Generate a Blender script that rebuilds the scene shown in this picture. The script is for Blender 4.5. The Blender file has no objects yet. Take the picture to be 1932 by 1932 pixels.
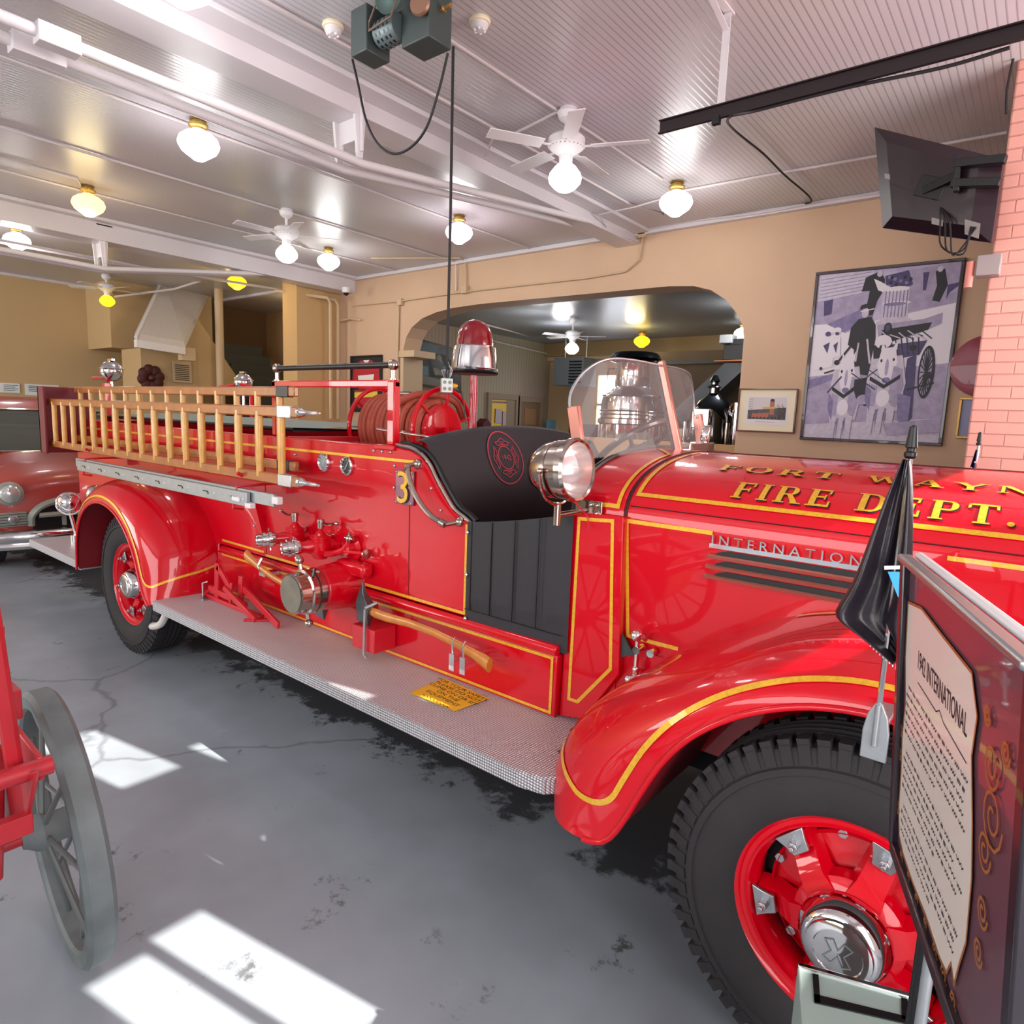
import bpy, bmesh, math, random
from mathutils import Vector as V, Matrix as MX
random.seed(4)
PI = math.pi
SC = bpy.context.scene
COL = SC.collection
# ------------------------------------------------------------------ camera
CY = 51.223 * PI / 180; CP = 8.201 * PI / 180; CR = 2.169 * PI / 180; FPX = 1240.2
CAM = V((0, 0, 1.65))
Fw = V((-math.cos(CY) * math.cos(CP), math.sin(CY) * math.cos(CP), -math.sin(CP)))
_r = Fw.cross(V((0, 0, 1))).normalized(); _u = _r.cross(Fw)
Rt = _r * math.cos(CR) + _u * math.sin(CR); Up = -_r * math.sin(CR) + _u * math.cos(CR)
cd = bpy.data.cameras.new('camera'); co = bpy.data.objects.new('camera', cd); COL.objects.link(co)
co.matrix_world = MX(((Rt.x, Up.x, -Fw.x, 0), (Rt.y, Up.y, -Fw.y, 0), (Rt.z, Up.z, -Fw.z, CAM.z), (0, 0, 0, 1)))
cd.sensor_width = 36; cd.lens = FPX / 1932 * 36; cd.clip_start = .02; cd.clip_end = 100
SC.camera = co

def at(a, b, x=None, y=None, z=None):
    """surveyed point: where the sight line through a photo pixel meets a plane of the room"""
    d = Fw * FPX + Rt * (a - 966) + Up * (966 - b)
    for i, k in enumerate((x, y, z)):
        if k is not None:
            return CAM + d * ((k - CAM[i]) / d[i])

# ------------------------------------------------------------------ materials
def lin(h):
    h = h.lstrip('#'); c = [int(h[i:i + 2], 16) / 255 for i in (0, 2, 4)]
    return tuple((v / 12.92 if v <= .04045 else ((v + .055) / 1.055) ** 2.4) for v in c) + (1,)
def mat(name, col, rough=.5, metal=0, coat=0, emit=0, ecol=None, noise=0, nscale=8, bump=0, bscale=40, trans=0, alpha=1, col2=None, spec=.5, sheen=0):
    m = bpy.data.materials.new(name); m.use_nodes = True
    nt = m.node_tree; b = nt.nodes['Principled BSDF']; I = b.inputs
    c = lin(col)
    I['Base Color'].default_value = c; I['Roughness'].default_value = rough; I['Metallic'].default_value = metal
    I['Coat Weight'].default_value = coat; I['Coat Roughness'].default_value = .03
    I['Specular IOR Level'].default_value = spec
    if emit: I['Emission Color'].default_value = lin(ecol or col); I['Emission Strength'].default_value = emit
    if trans: I['Transmission Weight'].default_value = trans
    if alpha < 1: I['Alpha'].default_value = alpha
    tc = nt.nodes.new('ShaderNodeTexCoord')
    if noise:
        n = nt.nodes.new('ShaderNodeTexNoise'); n.inputs['Scale'].default_value = nscale; n.inputs['Detail'].default_value = 6
        r = nt.nodes.new('ShaderNodeValToRGB'); r.color_ramp.elements[0].position = .3; r.color_ramp.elements[1].position = .7
        c2 = lin(col2) if col2 else tuple(v * (1 - noise) for v in c[:3]) + (1,)
        r.color_ramp.elements[0].color = c2; r.color_ramp.elements[1].color = c
        nt.links.new(tc.outputs['Object'], n.inputs['Vector']); nt.links.new(n.outputs['Fac'], r.inputs['Fac']); nt.links.new(r.outputs['Color'], I['Base Color'])
    if bump:
        n = nt.nodes.new('ShaderNodeTexNoise'); n.inputs['Scale'].default_value = bscale; n.inputs['Detail'].default_value = 4
        bp = nt.nodes.new('ShaderNodeBump'); bp.inputs['Strength'].default_value = bump; bp.inputs['Distance'].default_value = .01
        nt.links.new(tc.outputs['Object'], n.inputs['Vector']); nt.links.new(n.outputs['Fac'], bp.inputs['Height']); nt.links.new(bp.outputs['Normal'], I['Normal'])
    return m
def nodes_of(m): return m.node_tree.nodes, m.node_tree.links, m.node_tree.nodes['Principled BSDF']
def nmath(N, L, op, a, b=None):
    n = N.new('ShaderNodeMath'); n.operation = op
    for i, v in enumerate((a, b)):
        if v is None: continue
        if isinstance(v, (int, float)): n.inputs[i].default_value = v
        else: L.new(v, n.inputs[i])
    return n.outputs[0]

RED = mat('engine_red', '#cf001b', .3, coat=.75, spec=.2)
RED2 = mat('flat_red', '#c81428', .4, coat=.3)
DRED = mat('deck_red', '#c0202c', .3, coat=.8)
GOLD = mat('gold_leaf', '#f5bb2e', .42, metal=.25, coat=.5, noise=.25, nscale=90)
BLK = mat('black_trim', '#0c0c0f', .4)
VINYL = mat('black_vinyl', '#28262b', .6, bump=.12, bscale=300)
RUB = mat('tire_rubber', '#2c292c', .8, bump=.1, bscale=120, noise=.25, nscale=6)
CHR = mat('chrome', '#e8e6e6', .07, metal=1)
NICK = mat('nickel', '#b9aca2', .12, metal=1)
STEEL = mat('satin_steel', '#b9bcc0', .32, metal=.9)
ALU = mat('aluminium', '#a9aeb2', .4, metal=.7, noise=.15, nscale=30)
DARK = mat('underside_dark', '#15151a', .85)
WOOD = mat('varnished_ladder_rail', '#b4661f', .35, coat=.6, noise=.35, nscale=14)
RUNG = mat('varnished_rung', '#dfa650', .35, coat=.6, noise=.2, nscale=20)
HANDLE = mat('axe_handle_wood', '#cf8030', .4, coat=.3, noise=.25, nscale=18)
HOSE = mat('red_rubber_hose', '#b5523c', .6, noise=.2, nscale=20)
GLASS = mat('clear_glass', '#e8dcdc', .02, alpha=.14)
REDGL = mat('ruby_lens', '#78000f', .12, coat=.6, spec=.6, emit=.05, ecol='#c00010')
WHT = mat('white_paint', '#e8e4e6', .5)
CREAM = mat('cream_paint', '#cbb190', .6)
IVORY = mat('ivory', '#efe3c4', .5)
YEL = mat('yellow_card', '#f0b92c', .6)
BROWN = mat('brown_wood', '#6b2f20', .4, coat=.4)
DKGR = mat('dark_grey_metal', '#3a4142', .5, metal=.2)
BLUEGR = mat('grey_green_metal', '#46504f', .45, metal=.2)
PINK = mat('rosy_metal_trim', '#c9877a', .25, metal=.7)
INK = mat('ink_black', '#161216', .6)
# steel tread plate
TREAD = mat('steel_tread_plate', '#c4c4c8', .42, metal=.45)
def tread_nodes():
    N, L, b = nodes_of(TREAD)
    tc = N.new('ShaderNodeTexCoord'); sx = N.new('ShaderNodeSeparateXYZ'); L.new(tc.outputs['Object'], sx.inputs[0])
    k = 2 * PI / .021
    a = nmath(N, L, 'SINE', nmath(N, L, 'MULTIPLY', sx.outputs[0], k)); y = nmath(N, L, 'ADD', sx.outputs[1], sx.outputs[2])
    c = nmath(N, L, 'SINE', nmath(N, L, 'MULTIPLY', y, k))
    h = nmath(N, L, 'MULTIPLY', a, c)
    h = nmath(N, L, 'ABSOLUTE', h); h = nmath(N, L, 'POWER', h, .6)
    bp = N.new('ShaderNodeBump'); bp.inputs['Strength'].default_value = .9; bp.inputs['Distance'].default_value = .006
    L.new(h, bp.inputs['Height']); L.new(bp.outputs['Normal'], b.inputs['Normal'])
    r = N.new('ShaderNodeValToRGB'); r.color_ramp.elements[0].color = lin('#8b868c'); r.color_ramp.elements[1].color = lin('#ecebf0'); r.color_ramp.elements[0].position = .1; r.color_ramp.elements[1].position = .75
    L.new(h, r.inputs['Fac']); L.new(r.outputs['Color'], b.inputs['Base Color'])
tread_nodes()
def glow(name, col, s): return mat(name, col, .4, emit=s, ecol=col)
G_WHITE = glow('white_globe', '#ffffff', 3)
G_WARM = glow('warm_globe', '#ffdf86', 2.2)
G_YEL = glow('yellow_globe', '#ffd21e', 2.0)

# ------------------------------------------------------------------ mesh builder
class MB:
    def __init__(s): s.b = bmesh.new(); s.mi = 0
    def _f(s, vs):
        try:
            f = s.b.faces.new(vs); f.material_index = s.mi; return f
        except ValueError: return None
    def box(s, x0, x1, y0, y1, z0, z1):
        v = [s.b.verts.new((x, y, z)) for x in (x0, x1) for y in (y0, y1) for z in (z0, z1)]
        for q in ((0, 1, 3, 2), (4, 6, 7, 5), (0, 4, 5, 1), (2, 3, 7, 6), (0, 2, 6, 4), (1, 5, 7, 3)): s._f([v[i] for i in q])
        return s
    def obox(s, c, size, R):
        """box at centre c, sizes, with rotation matrix or (ax,ay,az) axes"""
        ax = R; c = V(c); h = [d / 2 for d in size]
        v = [s.b.verts.new(c + ax[0] * (i * h[0]) + ax[1] * (j * h[1]) + ax[2] * (k * h[2])) for i in (-1, 1) for j in (-1, 1) for k in (-1, 1)]
        for q in ((0, 1, 3, 2), (4, 6, 7, 5), (0, 4, 5, 1), (2, 3, 7, 6), (0, 2, 6, 4), (1, 5, 7, 3)): s._f([v[i] for i in q])
        return s
    def bar(s, p0, p1, w, h, upv=(0, 0, 1)):
        p0, p1 = V(p0), V(p1); d = (p1 - p0); L = d.length; d.normalize(); u = V(upv); sd = d.cross(u)
        if sd.length < 1e-4: sd = d.cross(V((1, 0, 0)))
        sd.normalize(); u = sd.cross(d)
        return s.obox((p0 + p1) / 2, (L, w, h), (d, sd, u))
    def rings(s, rs, closed=True, cap0=True, cap1=True, loop=False):
        """rs: list of rings, each a list of points"""
        vs = [[s.b.verts.new(p) for p in r] for r in rs]; n = len(vs[0])
        m = len(vs) if loop else len(vs) - 1
        for i in range(m):
            a, c = vs[i], vs[(i + 1) % len(vs)]
            for j in range(n if closed else n - 1):
                k = (j + 1) % n; s._f([a[j], a[k], c[k], c[j]])
        if closed and not loop:
            if cap0: s._f(vs[0][::-1])
            if cap1: s._f(vs[-1])
        return s
    def frame(s, d):
        d = V(d).normalized(); a = V((0, 0, 1)) if abs(d.z) < .9 else V((1, 0, 0))
        u = d.cross(a).normalized(); return u, d.cross(u).normalized(), d
    def lathe(s, o, ax, prof, n=24, caps=True, ph=0):
        o = V(o); u, w, d = s.frame(ax); rs = []
        for r, h in prof:
            r = max(r, 1e-4)
            rs.append([o + d * h + (u * math.cos(ph + 2 * PI * i / n) + w * math.sin(ph + 2 * PI * i / n)) * r for i in range(n)])
        return s.rings(rs, True, caps, caps)
    def cyl(s, p0, p1, r, r1=None, n=14, caps=True):
        p0, p1 = V(p0), V(p1); return s.lathe(p0, p1 - p0, [(r, 0), (r if r1 is None else r1, (p1 - p0).length)], n, caps)
    def tube(s, pts, r, n=8, loop=False, caps=True):
        pts = [V(p) for p in pts]; rs = []; m = len(pts); u = None
        for i, p in enumerate(pts):
            a = pts[(i - 1) % m] if (loop or i > 0) else p; c = pts[(i + 1) % m] if (loop or i < m - 1) else p
            d = (c - a).normalized()
            if u is None: u = s.frame(d)[0]
            u = (u - d * u.dot(d)).normalized(); w = d.cross(u)
            rr = r[i] if isinstance(r, (list, tuple)) else r
            rs.append([p + (u * math.cos(2 * PI * k / n) + w * math.sin(2 * PI * k / n)) * rr for k in range(n)])
        return s.rings(rs, True, caps, caps, loop)
    def ring(s, o, ax, R, r, n=32, k=8):
        o = V(o); u, w, d = s.frame(ax)
        return s.tube([o + (u * math.cos(2 * PI * i / n) + w * math.sin(2 * PI * i / n)) * R for i in range(n)], r, k, loop=True)
    def sph(s, c, r, n=16, sc=(1, 1, 1), a0=0, a1=PI, ax=(0, 0, 1)):
        c = V(c); u, w, d = s.frame(ax); rs = []; m = max(5, n // 2)
        for i in range(m + 1):
            t = a0 + (a1 - a0) * i / m; q = max(math.sin(t), 1e-3) * r
            rs.append([c + V([a * b for a, b in zip((d * math.cos(t) * r + (u * math.cos(2 * PI * k / n) + w * math.sin(2 * PI * k / n)) * q), sc)]) for k in range(n)])
        return s.rings(rs)
    def poly(s, pts): s._f([s.b.verts.new(p) for p in pts]); return s
    def prism(s, pts, ax, a, b):
        """pts 2D polygon extruded along axis ax ('x','y','z') from a to b"""
        f = {'x': lambda p, t: (t, p[0], p[1]), 'y': lambda p, t: (p[0], t, p[1]), 'z': lambda p, t: (p[0], p[1], t)}[ax]
        A = [s.b.verts.new(f(p, a)) for p in pts]; B = [s.b.verts.new(f(p, b)) for p in pts]; n = len(pts)
        s._f(A[::-1]); s._f(B)
        for i in range(n): s._f([A[i], A[(i + 1) % n], B[(i + 1) % n], B[i]])
        return s
    def grid(s, fn, nu, nv):
        v = [[s.b.verts.new(fn(i / nu, j / nv)) for j in range(nv + 1)] for i in range(nu + 1)]
        for i in range(nu):
            for j in range(nv): s._f([v[i][j], v[i + 1][j], v[i + 1][j + 1], v[i][j + 1]])
        return s
    def quadmap(s, q, fn, n=3, m=3):
        """bilinear quad in 2D (4 pts) pushed through fn(a,b)->3D"""
        def g(i, j):
            a = V(q[0]).lerp(V(q[1]), i); b = V(q[3]).lerp(V(q[2]), i); p = a.lerp(b, j); return fn(p[0], p[1])
        return s.grid(g, n, m)
    def strip(s, pts, w, fn, closed=False, seg=.08):
        """mitred flat strip of width w along a 2D polyline, pushed through fn"""
        P = [V((p[0], p[1])) for p in pts]; n = len(P); L = []
        for i in range(n):
            a = P[(i - 1) % n] if (closed or i) else None; c = P[(i + 1) % n] if (closed or i < n - 1) else None
            d1 = (P[i] - a).normalized() if a is not None else None; d2 = (c - P[i]).normalized() if c is not None else None
            d1 = d1 or d2; d2 = d2 or d1
            n1 = V((-d1.y, d1.x)); n2 = V((-d2.y, d2.x)); nn = (n1 + n2)
            nn = nn.normalized() if nn.length > 1e-6 else n1
            k = min(1 / max(nn.dot(n1), .3), 3); L.append((P[i] + nn * w / 2 * k, P[i] - nn * w / 2 * k))
        for i in range(n if closed else n - 1):
            j = (i + 1) % n; ln = (P[j] - P[i]).length; k = max(1, int(ln / seg))
            s.quadmap([L[i][0], L[j][0], L[j][1], L[i][1]], fn, k, 1)
        return s
    def text(s, txt, size, fn, align='CENTER', sub=0):
        c = bpy.data.curves.new('tmp', 'FONT'); c.body = txt; c.size = size; c.align_x = align; c.resolution_u = 3
        o = bpy.data.objects.new('tmp', c); me = bpy.data.meshes.new_from_object(o)
        vs = [s.b.verts.new(fn(v.co.x, v.co.y)) for v in me.vertices]
        for p in me.polygons: s._f([vs[i] for i in p.vertices])
        bpy.data.objects.remove(o); bpy.data.curves.remove(c); bpy.data.meshes.remove(me)
        return s
    def build(s, name, mats, parent=None, smooth=True, bev=0, ang=35, sub=0, solid=0, norm=True):
        if norm: bmesh.ops.recalc_face_normals(s.b, faces=s.b.faces)
        me = bpy.data.meshes.new(name); s.b.to_mesh(me); s.b.free()
        for m in (mats if isinstance(mats, (list, tuple)) else [mats]): me.materials.append(m)
        if smooth:
            for p in me.polygons: p.use_smooth = True
            try: me.set_sharp_from_angle(angle=math.radians(ang))
            except Exception: pass
        o = bpy.data.objects.new(name, me); COL.objects.link(o)
        if parent is not None:
            o.parent = parent
            if parent.get('_w'): o.matrix_parent_inverse = MX.Translation(-V(parent.location))
        if solid:
            md = o.modifiers.new('t', 'SOLIDIFY'); md.thickness = solid; md.offset = 0
        if bev:
            md = o.modifiers.new('b', 'BEVEL'); md.width = bev; md.segments = 2; md.limit_method = 'ANGLE'; md.angle_limit = math.radians(40)
        if sub:
            md = o.modifiers.new('s', 'SUBSURF'); md.levels = sub; md.render_levels = sub
        return o
def tag(o, label=None, cat=None, group=None, kind=None):
    if label: o['label'] = label
    if cat: o['category'] = cat
    if group: o['group'] = group
    if kind: o['kind'] = kind
    return o
def thing(name, label, cat, loc, group=None, world=True, rz=0):
    o = bpy.data.objects.new(name, None); COL.objects.link(o); o.location = loc; o.empty_display_size = .1; o.rotation_euler = (0, 0, rz)
    if world: o['_w'] = 1
    return tag(o, label, cat, group)
def sub_empty(name, parent, loc=(0, 0, 0)):
    o = bpy.data.objects.new(name, None); COL.objects.link(o); o.parent = parent; o.location = loc
    return o
def copy_tree(o, parent=None):
    c = o.copy(); COL.objects.link(c); c.parent = parent
    for ch in [k for k in bpy.data.objects if k.parent == o]: copy_tree(ch, c)
    return c
def struct(name, mb, m, **k): return tag(mb.build(name, m, **k), kind='structure')
def catmull(pts, k=6):
    P = [V(p) for p in pts]; out = []
    for i in range(len(P) - 1):
        a = P[i - 1] if i else P[i] * 2 - P[i + 1]; b, c = P[i], P[i + 1]; d = P[i + 2] if i + 2 < len(P) else P[i + 1] * 2 - P[i]
        for j in range(k):
            t = j / k; out.append(.5 * ((2 * b) + (c - a) * t + (2 * a - 5 * b + 4 * c - d) * t * t + (3 * b - a - 3 * c + d) * t ** 3))
    out.append(P[-1]); return out
# ================================================================== SETTING
CZ = 3.8; WY = 7.0; BX = -14.4
# floor
FL = mat('painted_concrete', '#7c828a', .38)
def floor_nodes():
    N, L, b = nodes_of(FL); tc = N.new('ShaderNodeTexCoord')
    def noise(sc, det, rough=.6):
        n = N.new('ShaderNodeTexNoise'); n.inputs['Scale'].default_value = sc; n.inputs['Detail'].default_value = det; n.inputs['Roughness'].default_value = rough
        L.new(tc.outputs['Object'], n.inputs['Vector']); return n.outputs['Fac']
    def ramp(f, p0, c0, p1, c1):
        r = N.new('ShaderNodeValToRGB'); r.color_ramp.elements[0].position = p0; r.color_ramp.elements[0].color = lin(c0)
        r.color_ramp.elements[1].position = p1; r.color_ramp.elements[1].color = lin(c1); L.new(f, r.inputs['Fac']); return r.outputs['Color']
    base = ramp(noise(.9, 4), .35, '#8a9199', .7, '#a6afb9')
    spots = ramp(noise(5, 8, .75), .60, '#ffffff', .66, '#9a958f')
    mk = ramp(noise(.7, 2), .48, '#000000', .56, '#ffffff')
    mx = N.new('ShaderNodeMixRGB'); mx.blend_type = 'MULTIPLY'; L.new(mk, mx.inputs['Fac']); L.new(base, mx.inputs[1]); L.new(spots, mx.inputs[2])
    cr = N.new('ShaderNodeTexVoronoi'); cr.feature = 'DISTANCE_TO_EDGE'; cr.inputs['Scale'].default_value = .55
    wn = N.new('ShaderNodeTexNoise'); wn.inputs['Scale'].default_value = 3; wn.inputs['Detail'].default_value = 5; L.new(tc.outputs['Object'], wn.inputs['Vector'])
    ad = N.new('ShaderNodeMixRGB'); ad.inputs['Fac'].default_value = .22; L.new(tc.outputs['Object'], ad.inputs[1]); L.new(wn.outputs['Color'], ad.inputs[2]); L.new(ad.outputs[0], cr.inputs['Vector'])
    ck = ramp(cr.outputs['Distance'], .002, '#8a857c', .006, '#ffffff')
    m2 = N.new('ShaderNodeMixRGB'); m2.blend_type = 'MULTIPLY'; m2.inputs['Fac'].default_value = .5; L.new(mx.outputs[0], m2.inputs[1]); L.new(ck, m2.inputs[2])
    # dark band under the engine: its shadow and worn stain painted as one colour
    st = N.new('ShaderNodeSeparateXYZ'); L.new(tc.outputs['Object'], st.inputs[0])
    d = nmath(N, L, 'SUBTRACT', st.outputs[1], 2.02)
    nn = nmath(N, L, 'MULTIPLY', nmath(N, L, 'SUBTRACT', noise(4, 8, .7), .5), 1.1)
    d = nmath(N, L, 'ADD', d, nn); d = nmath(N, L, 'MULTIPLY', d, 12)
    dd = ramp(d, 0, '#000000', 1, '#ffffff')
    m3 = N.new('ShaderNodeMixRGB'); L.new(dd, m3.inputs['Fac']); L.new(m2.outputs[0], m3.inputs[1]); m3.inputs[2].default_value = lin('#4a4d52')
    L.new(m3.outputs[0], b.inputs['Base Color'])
    rr = N.new('ShaderNodeMapRange'); rr.inputs['To Min'].default_value = .28; rr.inputs['To Max'].default_value = .55; L.new(noise(3, 5), rr.inputs['Value']); L.new(rr.outputs[0], b.inputs['Roughness'])
    bp = N.new('ShaderNodeBump'); bp.inputs['Strength'].default_value = .15; L.new(noise(14, 8), bp.inputs['Height']); L.new(bp.outputs['Normal'], b.inputs['Normal'])
floor_nodes()
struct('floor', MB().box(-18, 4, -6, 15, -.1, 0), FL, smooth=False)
# beadboard ceiling
def beadboard(name, col, colg, axis, per, rough=.35, strength=.6):
    m = mat(name, col, rough); N, L, b = nodes_of(m); tc = N.new('ShaderNodeTexCoord'); sx = N.new('ShaderNodeSeparateXYZ'); L.new(tc.outputs['Object'], sx.inputs[0])
    f = nmath(N, L, 'FRACT', nmath(N, L, 'MULTIPLY', sx.outputs[axis], 1 / per))
    r = N.new('ShaderNodeValToRGB'); e = r.color_ramp.elements; e[0].position = .0; e[0].color = lin(colg); e[1].position = .22; e[1].color = lin(col)
    L.new(f, r.inputs['Fac'])
    # board-length joints
    n = N.new('ShaderNodeTexNoise'); n.inputs['Scale'].default_value = .6; L.new(tc.outputs['Object'], n.inputs['Vector'])
    mx = N.new('ShaderNodeMixRGB'); mx.blend_type = 'MULTIPLY'; mx.inputs['Fac'].default_value = .25; L.new(r.outputs['Color'], mx.inputs[1]); L.new(n.outputs['Color'], mx.inputs[2])
    L.new(mx.outputs[0], b.inputs['Base Color'])
    bp = N.new('ShaderNodeBump'); bp.inputs['Strength'].default_value = strength; bp.inputs['Distance'].default_value = .006; L.new(r.outputs['Color'], bp.inputs['Height']); L.new(bp.outputs['Normal'], b.inputs['Normal'])
    return m
CEIL = beadboard('white_beadboard', '#d9d4d8', '#a49da4', 0, .043, .33)
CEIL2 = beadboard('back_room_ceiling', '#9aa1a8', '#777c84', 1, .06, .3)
struct('ceiling', MB().box(-16, 1.82, -6, WY + .2, CZ, CZ + .1).box(-16, -9.6, WY + .2, 8.7, CZ, CZ + .1), CEIL, smooth=False)
PL = mat('tan_plaster', '#d3b294', .75, noise=.1, nscale=1.2, bump=.25, bscale=9)
PLB = mat('tan_plaster_far', '#c8ab7e', .75, noise=.08, nscale=.8, bump=.2, bscale=9)
PANEL = beadboard('tan_board_wall', '#b5a68e', '#8d8069', 1, .09, .5)
PANEL2 = beadboard('tan_board_wall_end', '#bdb29c', '#938875', 0, .09, .5)
# wall with the arch
arch = [(-7.9, 0), (-7.9, 2.62), (-7.84, 2.80), (-7.72, 2.94), (-7.5, 3.06), (-7.2, 3.13), (-6.85, 3.17), (-6.3, 3.185), (-3.5, 3.165), (-3.2, 3.14), (-3.0, 3.08), (-2.82, 2.96), (-2.70, 2.82), (-2.62, 2.68), (-2.6, 2.56), (-2.6, 0)]
def arch_wall():
    mb = MB(); T = .35
    # left, right, and top strips as prisms
    mb.prism([(-9.6, 0), (-7.9, 0), (-7.9, 2.62), (-7.9, CZ), (-9.6, CZ)], 'y', WY, WY + T)
    mb.prism([(-2.6, 0), (2.2, 0), (2.2, CZ), (-2.6, CZ), (-2.6, 2.56)], 'y', WY, WY + T)
    top = arch[1:-1]
    for (xa, za), (xb, zb) in zip(top[:-1], top[1:]): mb.prism([(xa, za), (xb, zb), (xb, CZ), (xa, CZ)], 'y', WY, WY + T)
    struct('wall_right', mb, PL, smooth=False)
    c = MB(); c.box(-7.95, -7.6, WY - .05, WY + .4, 2.5, 2.6); c.box(-7.93, -7.86, WY - .03, WY + .38, 0, 2.5)
    struct('trim_1', c, CREAM, smooth=False, bev=.004)
arch_wall()
# front wall (garage door side) with unseen door lights, shaped to throw the sun patches
def front_wall():
    X0, X1 = 1.7, 1.82
    holes = [(1.49, 1.675, 1.82, 2.35), (1.285, 1.47, 1.95, 2.32), (1.95, 2.22, 2.86, 3.34), (1.80, 1.86, 2.38, 2.62), (2.02, 2.32, 2.36, 2.47), (2.47, 3.3, 2.3, 2.78), (2.335, 2.42, 2.80, 3.02)]
    ys = sorted({-6., 7.2} | {h[0] for h in holes} | {h[1] for h in holes}); zs = sorted({0., CZ} | {h[2] for h in holes} | {h[3] for h in holes})
    mb = MB()
    for a, b in zip(ys[:-1], ys[1:]):
        run = None
        for c, d in zip(zs[:-1], zs[1:]):
            inside = any(h[0] <= (a + b) / 2 <= h[1] and h[2] <= (c + d) / 2 <= h[3] for h in holes)
            if not inside: mb.box(X0, X1, a, b, c, d)
    struct('wall_front', mb, WHT, smooth=False)
front_wall()
struct('wall_left', MB().box(-18, 4, -6.1, -6, 0, CZ), PLB, smooth=False)
struct('wall_back', MB().box(BX - .1, BX, -6, 8.6, 0, CZ), PLB, smooth=False)
# projecting stair enclosure beside the arch wall
PLJ = mat('tan_plaster_pier', '#d0ab78', .75, noise=.06, nscale=1, bump=.15, bscale=9)
struct('wall_pier', MB().box(-9.9, -9.5, 6.18, 7.3, 0, CZ), PLJ, smooth=False)
STW = mat('stairwell_tan', '#b08b62', .8, noise=.1, nscale=1)
struct('wall_stairwell', MB().box(-15.5, -9.9, 8.5, 8.6, 0, CZ).box(-14.35, -9.9, 7.3, 7.42, 0, .9), STW, smooth=False)
# beams with wooden cheeks
BEAM = mat('white_beam', '#dcd6da', .4, coat=.2, noise=.05, nscale=2)
struct('trim_2', MB().box(-4.2, -3.93, -6, WY, 3.66, CZ).box(-3.93, -3.75, -6, WY, 3.765, CZ), BEAM, smooth=False, bev=.006)
struct('trim_3', MB().box(-9.4, -9.08, -6, WY, 3.56, CZ).box(-9.08, -8.95, -6, WY, 3.76, CZ), BEAM, smooth=False, bev=.006)
struct('trim_4', MB().box(-14.4, 1.7, WY - .07, WY, CZ - .05, CZ).box(BX, BX + .07, -6, 8.4, CZ - .05, CZ), BEAM, smooth=False, bev=.006)
# brick pier at the right
BR = mat('flare_pink_brick', '#e39c90', .6)  # pink flare tint is put into the brick colours
def brick_nodes():
    N, L, b = nodes_of(BR); tc = N.new('ShaderNodeTexCoord'); mp = N.new('ShaderNodeMapping'); mp.inputs['Rotation'].default_value = (PI / 2, 0, 0); L.new(tc.outputs['Object'], mp.inputs[0])
    t = N.new('ShaderNodeTexBrick'); t.inputs['Scale'].default_value = 1; t.inputs['Brick Width'].default_value = .21; t.inputs['Row Height'].default_value = .072; t.inputs['Mortar Size'].default_value = .005; t.inputs['Mortar Smooth'].default_value = .6
    t.inputs['Color1'].default_value = lin('#dfa294'); t.inputs['Color2'].default_value = lin('#da9b8e'); t.inputs['Mortar'].default_value = lin('#cc8d84')
    L.new(mp.outputs[0], t.inputs['Vector']); L.new(t.outputs['Color'], b.inputs['Base Color'])
    bp = N.new('ShaderNodeBump'); bp.inputs['Strength'].default_value = .8; bp.inputs['Distance'].default_value = .006; bp.invert = True; L.new(t.outputs['Fac'], bp.inputs['Height']); L.new(bp.outputs['Normal'], b.inputs['Normal'])
brick_nodes()
struct('wall_brick_pier', MB().box(-.395, 1.7, 5.0, 5.5, 0, CZ), BR, smooth=False, bev=.01)
# room beyond the arch
RY = 12.5; RX = -9.08; RZ = 3.32
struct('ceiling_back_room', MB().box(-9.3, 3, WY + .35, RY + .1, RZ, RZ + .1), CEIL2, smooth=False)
struct('wall_back_room_side', MB().box(RX - .1, RX, WY + .35, RY, 0, RZ), PANEL, smooth=False)
RB = mat('back_room_tan', '#c2a57c', .7)
def back_room_end():
    # window opening in end wall
    a = at(1108, 700, y=RY); b2 = at(1170, 835, y=RY)
    x0, x1, z0, z1 = -7.75, -6.95, 1.35, 2.62
    struct('wall_back_room_end', MB().box(RX, x0, RY, RY + .12, 0, RZ).box(x1, 3, RY, RY + .12, 0, RZ).box(x0, x1, RY, RY + .12, 0, z0).box(x0, x1, RY, RY + .12, z1, RZ), RB, smooth=False)
    w = tag(MB().box(x0, x1, RY + .02, RY + .05, z0, z1).build('window_1', mat('bright_window_glass', '#f4f6ff', .2, emit=5, ecol='#eef2ff'), smooth=False), kind='structure')
    f = MB(); f.box(x0 - .12, x0, RY - .04, RY, z0 - .1, z1 + .12).box(x1, x1 + .12, RY - .04, RY, z0 - .1, z1 + .12).box(x0, x1, RY - .04, RY, z1, z1 + .12).box(x0, x1, RY - .04, RY, z0 - .1, z0).box(x0, x1, RY - .02, RY + .02, 1.97, 2.02)
    tag(f.build('window_frame', mat('window_wood', '#c9a468', .5), w, smooth=False, bev=.004))
back_room_end()
struct('trim_5', MB().box(RX, 3, 12.25, 12.4, 3.03, RZ), mat('cross_beam_tan', '#9a8058', .6), smooth=False)
struct('trim_6', MB().box(RX, -6.3, RY - .12, RY, 2.95, 3.03), CREAM, smooth=False)
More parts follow.
